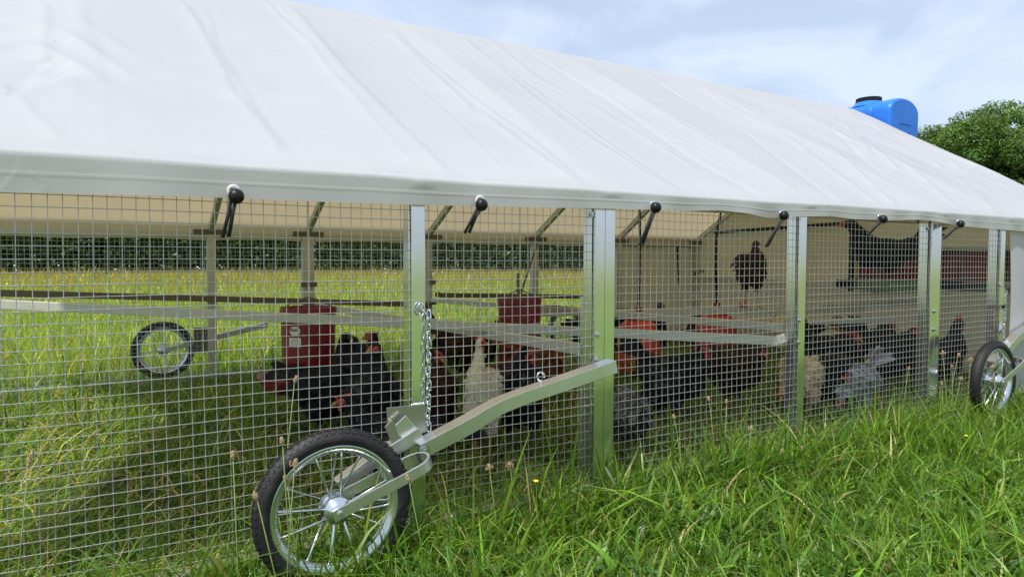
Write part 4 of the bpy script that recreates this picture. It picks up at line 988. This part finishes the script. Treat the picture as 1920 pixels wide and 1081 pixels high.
def clump(n_c, pts_per, x0, x1, y0, y1, spread, yj=1.0):
    c = np.stack([rng.uniform(x0, x1, n_c), rng.uniform(y0, y1, n_c)], 1)
    k = rng.poisson(pts_per, n_c); p = np.repeat(c, k, 0); return p + rng.normal(0, spread, p.shape) * np.array([1, yj])
# lawn in front of the coop
def field_noise(p, f=1.6, s=0): return .5 + .25 * np.sin(p[:, 0] * f * 2.1 + s) * np.cos(p[:, 1] * f * 2.7 + 1 + s) + .25 * np.sin(p[:, 0] * f * 5.3 + p[:, 1] * f * 4.1 + s)
N = 70000
p = np.stack([rng.uniform(-1.4, 6.8, N), rng.uniform(.15, 1.63, N)], 1); p = np.concatenate([p, clump(1500, 16, -1.2, 6.5, .3, 1.62, .022)])
d_ = np.hypot(p[:, 0], p[:, 1]); p = p[(d_ > .95)]; n = field_noise(p); n2 = field_noise(p, .8, 2)
h = rng.gamma(6, .013, len(p)) * (.75 + .55 * n) + .015
h *= 1 + .5 * np.exp(-((p[:, 1] - 1.56) / .13) ** 2)
w = .0026 + .0075 * rng.random(len(p)) ** 1.4
blades('lawn_grass', p, h, w, rng.uniform(.15, 1.15, len(p)), [.27, .26, .13, .13, .12, .06, .03], gain=1.65)
# broad plantain and dock leaves in the lawn
p = clump(420, 6, -1.0, 6.0, .4, 1.66, .02); p = p[np.hypot(p[:, 0], p[:, 1]) > 1.1]
blades('broad_weed_leaves', p, rng.uniform(.05, .15, len(p)), rng.uniform(.009, .022, len(p)), rng.uniform(.5, 1.2, len(p)), [.35, .25, .2, .1, .1, 0, 0], seg=5, gain=1.5)
# longer grass leaning on the front mesh
p = np.concatenate([clump(150, 7, -.9, 4.6, 1.48, 1.64, .02, .6), np.stack([rng.uniform(-.9, 6, 700), rng.uniform(1.45, 1.64, 700)], 1)])
blades('tall_grass', p, rng.uniform(.12, .30, len(p)) * (.85 + .3 * rng.random(len(p))), rng.uniform(.003, .0065, len(p)), rng.uniform(.2, 1.0, len(p)), [.28, .24, .14, .14, .12, .05, .03], seg=6, gain=1.6)
p = clump(130, 8, 2.5, 3.75, 1.22, 1.47, .025)
blades('tall_grass', p, rng.uniform(.12, .26, len(p)), rng.uniform(.003, .006, len(p)), rng.uniform(.2, .9, len(p)), [.28, .24, .14, .14, .12, .05, .03], seg=6, gain=1.6)
# clover leaves low in the lawn, dead thatch between the blades
cp = clump(260, 13, -.8, 5.8, .45, 1.66, .035); cp = cp[np.hypot(cp[:, 0], cp[:, 1]) > 1.1]; K = len(cp)
zc_ = gz(cp[:, 0], cp[:, 1]) + rng.uniform(.015, .075, K); rr_ = rng.uniform(.004, .008, K); vs_, cc_ = [], []
for j in range(3):
    a_ = rng.uniform(0, 6.28, K) * 0 + j * 2.09 + cp[:, 0] * 90; ex = np.stack([np.cos(a_), np.sin(a_)], 1); ey_ = np.stack([-np.sin(a_), np.cos(a_)], 1)
    ct_ = np.concatenate([cp, zc_[:, None]], 1)
    def P3(u_, v_, dz_): return np.concatenate([cp + ex * (u_ * rr_)[:, None] + ey_ * (v_ * rr_)[:, None], (zc_ + dz_ * rr_)[:, None]], 1)
    vs_.append(np.stack([P3(0, 0, 0), P3(1.1, -.8, .3), P3(1.9, 0, .1), P3(1.1, .8, .3)], 1)); cc_.append(np.repeat((np.array([[.075, .17, .03]]) * rng.uniform(.8, 1.5, (K, 1)))[:, None, :], 4, 1))
VV_ = np.concatenate(vs_).reshape(-1, 3); arrmesh('clover_leaves', VV_, np.arange(len(VV_)).reshape(-1, 4), M['grass'], np.concatenate(cc_).reshape(-1, 3), kind='stuff')
N = 9000; p = np.stack([rng.uniform(-1.2, 6.0, N), rng.uniform(.2, 1.63, N)], 1)
blades('dead_thatch', p, rng.uniform(.03, .10, N), rng.uniform(.0018, .0035, N), rng.uniform(1.0, 2.0, N), [0, 0, 0, 0, 0, .15, .85], gain=1.2, mat='meadow')
p = clump(26, 7, .1, .9, 1.22, 1.44, .025)
blades('tall_grass', p, rng.uniform(.07, .17, len(p)), rng.uniform(.003, .007, len(p)), rng.uniform(.2, .9, len(p)), [.28, .24, .14, .14, .12, .05, .03], seg=6, gain=1.6)
def big_blade(px, py_tip, px_b, Y, w_=.011, lean=.5, col=None):
    b_ = at(px_b, 900, Y=Y); t_ = at(px, py_tip, Y=Y); return (b_.x, Y, t_.x - b_.x, t_.z, w_)
bb_ = [big_blade(*a) for a in ((990, 655 + 130, 935, 1.50), (1080, 745, 1062, 1.52), (942, 868, 925, 1.5), (1240, 735, 1262, 1.5), (1395, 752, 1350, 1.55), (1340, 800, 1370, 1.55), (1545, 748, 1530, 1.52), (1560, 730, 1578, 1.5),
     (1590, 795, 1555, 1.45), (1330, 690, 1352, 1.56), (1375, 760, 1357, 1.5), (740, 985, 720, 1.38), (1010, 800, 1050, 1.48), (880, 880, 905, 1.5), (1650, 800, 1600, 1.45), (1495, 760, 1520, 1.5), (1400, 720, 1380, 1.58))]
vsl, qs, cl = [], [], []
for (x, y, dx, hz_, w_) in bb_:
    b0_ = len(vsl); a = random.uniform(-.6, .6); c = PAL[random.choice((0, 1, 3))] * random.uniform(1.0, 1.3)
    for i in range(9):
        t_ = i / 8; ww = w_ * .5 * (1 - t_ ** 2.5) * (.6 + .4 * min(t_ * 4, 1)); cx_ = x + dx * t_ ** 1.5; cz = (hz_) * t_
        vsl += [(cx_ - ww * math.cos(a), y - ww * math.sin(a) - .03 * t_, cz), (cx_ + ww * math.cos(a), y + ww * math.sin(a) - .03 * t_, cz + .003)]; cl += [c, c]
    qs += [(b0_ + 2 * i, b0_ + 2 * i + 1, b0_ + 2 * i + 3, b0_ + 2 * i + 2) for i in range(8)]
arrmesh('tall_grass_blades', np.array(vsl), np.array(qs), M['grass'], np.array(cl), kind='stuff')
# trampled grass inside
N = 46000
p = np.stack([rng.uniform(-1.6, 4.8, N), 1.64 + (4.7 - 1.64) * rng.random(N) ** 1.25], 1); n = field_noise(p, 1.1, 1); dirx = rng.normal(.5, 1.3, N)
blades('trampled_grass', p, rng.uniform(.05, .20, N) * (.6 + .7 * n), rng.uniform(.0025, .006, N), rng.uniform(.7, 1.9, N), [.06, .08, .22, .10, .16, .14, .24], lean_dir=dirx, gain=1.9, curve=1.0, mat='meadow')
p = clump(120, 14, -2, 2.6, 2.6, 4.6, .035)
blades('tall_grass', p, rng.uniform(.16, .42, len(p)), rng.uniform(.003, .006, len(p)), rng.uniform(.2, .9, len(p)), [.25, .2, .15, .2, .15, .05, 0], seg=5, gain=1.4)
# tuft by the feeder
p = np.stack([at(560, 760, Z=0.0).x + rng.normal(0, .02, 34), at(560, 760, Z=0.0).y - .35 + rng.normal(0, .03, 34)], 1)
blades('tall_grass', p, rng.uniform(.25, .46, len(p)), rng.uniform(.004, .007, len(p)), rng.uniform(.3, .9, len(p)), [.3, .3, .1, .2, .1, 0, 0], seg=6, lean_dir=rng.normal(-.1, .25, len(p)))
# meadow behind: density falls with distance
N = 150000
th = R(-30.8) + R(90) + rng.uniform(R(-50), R(46), N); dist = 4.9 * np.exp(rng.random(N) * math.log(44 / 4.9))
p = np.stack([dist * np.cos(th), dist * np.sin(th)], 1); keep = (p[:, 1] > 4.68) | (p[:, 0] > 5.6) ; keep &= ~((p[:, 0] > 4.6) & (p[:, 0] < 5.6) & (p[:, 1] < 4.8)); p, dist = p[keep], dist[keep]
n = field_noise(p, .5, 3); hh = rng.gamma(7, .038, len(p)) * (.7 + .5 * n) + .04
hh = np.where((dist < 8), hh * .85, hh); hh = np.where(dist > 16, np.minimum(hh * 1.25, .66), hh)
fa = np.clip((dist - 7) / 14, 0, 1)
tip = np.clip(rng.random(len(p)) * 1.1 - .50 + .80 * fa, 0, 1)
blades('meadow_grass', p, hh, np.maximum(.0045, .0011 * dist) * rng.uniform(.7, 1.4, len(p)), rng.uniform(.1, .8, len(p)), [.06, .18, .02, .30, .06, .28, .10], seg=2, tipcol=(.40, .24, .10), tipamt=tip, gain=2.5, mat='meadow')
# tall seed stems standing above the meadow
p = np.stack([dist[:900] * 0, dist[:900] * 0], 1); th2 = R(59.2) + rng.uniform(R(-45), R(30), 900); d2 = rng.uniform(5.2, 13, 900)
p = np.stack([d2 * np.cos(th2), d2 * np.sin(th2)], 1); p = p[p[:, 1] > 4.9]
blades('meadow_stems', p, rng.uniform(.5, .86, len(p)), np.full(len(p), .0045), rng.uniform(.1, .5, len(p)), [0, 0, 0, .3, 0, .3, .4], seg=4)
# small white field flowers in loose drifts
cts = clump(26, 5, -3.5, 4.5, 6.2, 13, .28); vs, fs = [], []
m = MB()
for (x, y) in cts:
    z = random.uniform(.40, .66); r_ = random.uniform(.007, .015)
    m.add([(x + r_ * math.cos(k * 1.257), y + r_ * math.sin(k * 1.257), z + .006 * (k % 2)) for k in range(5)] + [(x, y, z + .012)], [(k, (k + 1) % 5, 5) for k in range(5)])
    m.add([(x - .001, y, 0), (x + .002, y, 0), (x, y, z)], [(0, 1, 2)])
o = m.build('field_flowers', M['whiteflower']); o['kind'] = 'stuff'

# plantain stalks and buttercups
SL = [((437, 860), 1.36, 'tan plantain head standing alone left of the near wheel'), ((530, 833), 1.36, 'tan plantain head in front of the upper left of the near tyre'), ((552, 874), 1.35, 'pale plantain head inside the near wheel, nearest its top'),
      ((538, 903), 1.37, 'whitish flowering plantain head at the ends of the left spokes'), ((482, 935), 1.36, 'small brown plantain head against the left tread of the near tyre'), ((552, 717), 1.50, 'tan plantain head in front of the red feed pan'),
      ((767, 902), 1.38, 'thin brown seed head at the right edge of the near tyre'), ((957, 876), 1.48, 'cream flowering plantain head under the lever arm'), ((918, 880), 1.50, 'small green plantain head under the lever arm, next to the cream one'),
      ((1330, 752), 1.50, 'tall tan seed cluster right of the near double post'), ((1362, 757), 1.52, 'narrow green seed head beside the tall tan cluster'), ((1265, 786), 1.50, 'short plain seed head below the orange drinkers'), ((1408, 806), 1.48, 'white flowering head in the grass left of the third post'),
      ((1465, 848), 1.48, 'bent tan plantain head lying over the grass at the third post'), ((1505, 843), 1.50, 'brown plantain head in front of the foot of the third post'), ((1703, 694), 1.46, 'tan plantain head left of the far double post'),
      ((1768, 664), 1.45, 'tallest cream plantain head right of the far double post'), ((1796, 668), 1.45, 'slim green plantain head beside the far tyre'), ((1785, 690), 1.44, 'long tan plantain head before the far black hen'), ((1820, 676), 1.42, 'pale plantain head against the far tyre'),
      ((1766, 722), 1.46, 'low tan plantain head right of the foot of the far double post'), ((1801, 712), 1.45, 'low cream plantain head beside the far tyre'), ((52, 876), 1.50, 'fat brown plantain head drooping at the left edge'), ((1862, 690), 1.40, 'pale seed head in front of the far wheel hub')]
for (px, py), Y, lb in SL:
    t_ = at(px, py, Y=Y); bx = t_.x + random.uniform(-.05, .05); by = Y + random.uniform(-.03, .03); z0 = float(gz(bx, by)) - .01
    e = empty('plantain_stalk', (bx, by, z0), label=lb, category='wild plantain', group='plantain stalks along the coop'); up = Vector((t_.x - bx, t_.y - by, .1)).normalized()
    MB().tube([(bx, by, z0), (bx + (t_.x - bx) * .35, by, z0 + (t_.z - z0) * .5), t_], [.0016, .0013, .0010], 5).build('stem', M['stem'], e, smooth=True)
    L = .016 if 'fat' not in lb else .034; m = MB(); rot = up.to_track_quat('Z', 'Y').to_matrix()
    m.ball(t_ + up * L * .5, .0034, 10, (1, 1, L / .0066), rot)
    for k in range(44):
        u = random.random(); a = random.uniform(0, 6.28); rr_ = .0036 * math.sqrt(max(0, 1 - (2 * u - 1) ** 2)) + .0008
        c_ = t_ + up * (L * u) + rot @ Vector((math.cos(a) * rr_, math.sin(a) * rr_, 0)); m.ball(c_, .0013, 4)
    if 'white' in lb or 'cream' in lb or 'pale' in lb:
        for k in range(26):
            u = random.uniform(.1, .6); a = random.uniform(0, 6.28); c_ = t_ + up * (L * u) + rot @ Vector((math.cos(a) * .0095, math.sin(a) * .0095, random.uniform(-.002, .002))); m.ball(c_, .0015, 4)
    m.build('seed_head', M['seed'], e)
for px, py, Y, lb in ((1005, 902, 1.46, 'yellow buttercup left of the near double post'), (1811, 817, 1.25, 'yellow buttercup in the short grass below the far wheel'), (1045, 1060, 1.0, 'low yellow flower in the grass at the bottom')):
    if Y == 1.0: continue
    t_ = at(px, py, Y=Y); e = empty('buttercup', (t_.x, t_.y, -.01), label=lb, category='flower', group='buttercups')
    MB().tube([(t_.x + .01, t_.y, -.01), (t_.x, t_.y, t_.z)], .0009, 5).build('stem', M['stem'], e)
    for k in range(5):
        a = 2 * math.pi * k / 5; d = Vector((math.cos(a), math.sin(a), .5)).normalized(); MB().ball(t_ + d * .0042, .0042, 8, (1, 1, .5)).build('petal', M['flower'], e, smooth=True)
# pale stones at the foot of the fence
for px, py, s_, lb in ((1335, 884, .024, 'flat pale stone in the grass right of the near double post'), (1553, 826, .022, 'pale grey stone in the grass right of the third post'), (1650, 806, .02, 'small pale stone left of the far double post'), (1010, 940, .02, 'small pale stone at the bottom rail left of the double post')):
    q = at(px, py, Z=.02); m = MB(); m.ball((q.x, q.y, .03), s_, 12, (1.4, 1, .55)); m.v = [v_ + Vector((random.uniform(-1, 1), random.uniform(-1, 1), random.uniform(-1, 1))) * s_ * .08 for v_ in m.v]
    o = m.build('stone', M['stone'], None, smooth=True); o['label'] = lb; o['category'] = 'stone'; o['group'] = 'pale stones by the coop'

# ------------------------------------------------------------------ trees
LP = np.array([(.040, .085, .014), (.055, .11, .016), (.075, .13, .02), (.03, .06, .013), (.095, .145, .03)])
def crown_mesh(nm, H, Rr, nleaf, seed, low=.0, lsz=.13):
    r = np.random.default_rng(seed); nb = 120
    th = r.uniform(0, 2 * np.pi, nb); u = r.uniform(low, 1, nb); rad = Rr * np.sqrt(np.clip(1 - ((u - .42) / .60) ** 2, .04, 1)) * r.uniform(.45, .98, nb)
    C = np.stack([rad * np.cos(th), rad * np.sin(th), u * H * .93], 1); cr = r.uniform(.35, 1.25, nb) * Rr * .25
    k = r.choice(nb, nleaf, p=cr ** 2 / (cr ** 2).sum()); g = r.normal(0, 1, (nleaf, 3)); g /= np.linalg.norm(g, axis=1, keepdims=True)
    P = C[k] + g * (cr[k] * r.uniform(.45, 1.08, nleaf) ** .6)[:, None] * np.array([1, 1, .8]); P[:, 2] = np.maximum(P[:, 2], .1)
    nrm = g + r.normal(0, .6, g.shape) + np.array([0, 0, .5]); nrm /= np.linalg.norm(nrm, axis=1, keepdims=True)
    a = np.cross(nrm, r.normal(0, 1, g.shape)); a /= np.linalg.norm(a, axis=1, keepdims=True); b = np.cross(nrm, a)
    s = (lsz * r.uniform(.5, 1.15, nleaf))[:, None]
    V = np.stack([P - a * s, P + b * s * .55, P + a * s, P - b * s * .55], 1).reshape(-1, 3)
    q = np.arange(nleaf)[:, None] * 4 + np.arange(4)[None]
    cc = LP[r.choice(5, nleaf, p=[.3, .28, .17, .15, .10])] * r.uniform(.75, 1.25, (nleaf, 1)) * (r.uniform(.62, 1.4, nb)[k])[:, None]
    return V, q, np.repeat(cc, 4, 0)
protos = {}
def tree(kind, loc, H, Rr, label, sc=1.0, group=None):
    if kind not in protos:
        e = empty('tree', (0, 0, 0)); W[e.name] = Vector()
        m = MB(); m.tube([(0, 0, -.2), (.1, 0, H * .25), (-.05, .1, H * .5), (0, 0, H * .8)], [H * .035, H * .028, H * .018, H * .006], 10)
        m.build('trunk', M['bark'], e, smooth=True)
        for k in range(6):
            a = k * 1.1; zb_ = H * (.22 + .09 * k); l = Rr * .75
            m = MB(); m.tube([(0, 0, zb_), (l * .5 * math.cos(a), l * .5 * math.sin(a), zb_ + H * .09), (l * math.cos(a), l * math.sin(a), zb_ + H * .13)], [H * .014, H * .009, H * .003], 7); m.build('limb', M['bark'], e, smooth=True)
        V, q, c = crown_mesh('crown', H, Rr, {'A': 70000, 'B': 62000, 'C': 12000, 'D': 12000}[kind], ord(kind), lsz={'A': .082, 'B': .082, 'C': .19, 'D': .19}[kind])
        arrmesh('crown', V, q, M['leaf'], c, parent=e); protos[kind] = e; o = e
    else: o = copy_tree(protos[kind])
    o.location = loc; o.scale = (sc, sc, sc * random.uniform(.96, 1.04)); o.rotation_euler = (0, 0, random.uniform(0, 6.28)); o['label'] = label; o['category'] = 'tree'
    o['group'] = group or 'trees along the far edge of the meadow'; return o
def tpos(px, d):
    r_ = ray(px, 489); r_.z = 0; r_.normalize(); return Vector((r_.x * d, r_.y * d, -.03))
def theight(px, py, d): 
    r_ = ray(px, py); return CAMZ + r_.z / math.hypot(r_.x, r_.y) * d
for kind, px, py, d, lb in (('A', 1868, 183, 36, 'tallest leafy green tree at the right edge, right of the blue tank'), ('B', 1768, 212, 37, 'rounded green tree touching the blue tank on the right'), ('A', 1985, 192, 38, 'green tree at the far right beyond the frame edge'), ('B', 1930, 232, 34, 'lower green tree in front at the right edge'), ('B', 1822, 225, 34.5, 'lower leafy tree filling the gap between the rounded tree and the tallest one')):
    H = theight(px, py, d); base = {'A': 9.6, 'B': 8.6}[kind]
    tree(kind, tpos(px, d), base, 3.3, lb, H / base * 1.0)
for i, px in enumerate(range(-420, 1700, 150)):
    d = 36 + random.uniform(-2, 3); top = 207 if px == 1530 else random.uniform(215, 280)
    H = theight(px, top, d); kind = 'CD'[i % 2]
    tree(kind, tpos(px + random.uniform(-25, 25), d), 8.5, 3.6, 'dark leafy tree in the row beyond the meadow, glimpsed under the rear eave' if px < 1500 else 'tree whose top twigs show over the ridge left of the blue tank' if px == 1530 else 'leafy tree standing directly behind the blue water tank', H / 8.5)
# undergrowth at the wood's edge
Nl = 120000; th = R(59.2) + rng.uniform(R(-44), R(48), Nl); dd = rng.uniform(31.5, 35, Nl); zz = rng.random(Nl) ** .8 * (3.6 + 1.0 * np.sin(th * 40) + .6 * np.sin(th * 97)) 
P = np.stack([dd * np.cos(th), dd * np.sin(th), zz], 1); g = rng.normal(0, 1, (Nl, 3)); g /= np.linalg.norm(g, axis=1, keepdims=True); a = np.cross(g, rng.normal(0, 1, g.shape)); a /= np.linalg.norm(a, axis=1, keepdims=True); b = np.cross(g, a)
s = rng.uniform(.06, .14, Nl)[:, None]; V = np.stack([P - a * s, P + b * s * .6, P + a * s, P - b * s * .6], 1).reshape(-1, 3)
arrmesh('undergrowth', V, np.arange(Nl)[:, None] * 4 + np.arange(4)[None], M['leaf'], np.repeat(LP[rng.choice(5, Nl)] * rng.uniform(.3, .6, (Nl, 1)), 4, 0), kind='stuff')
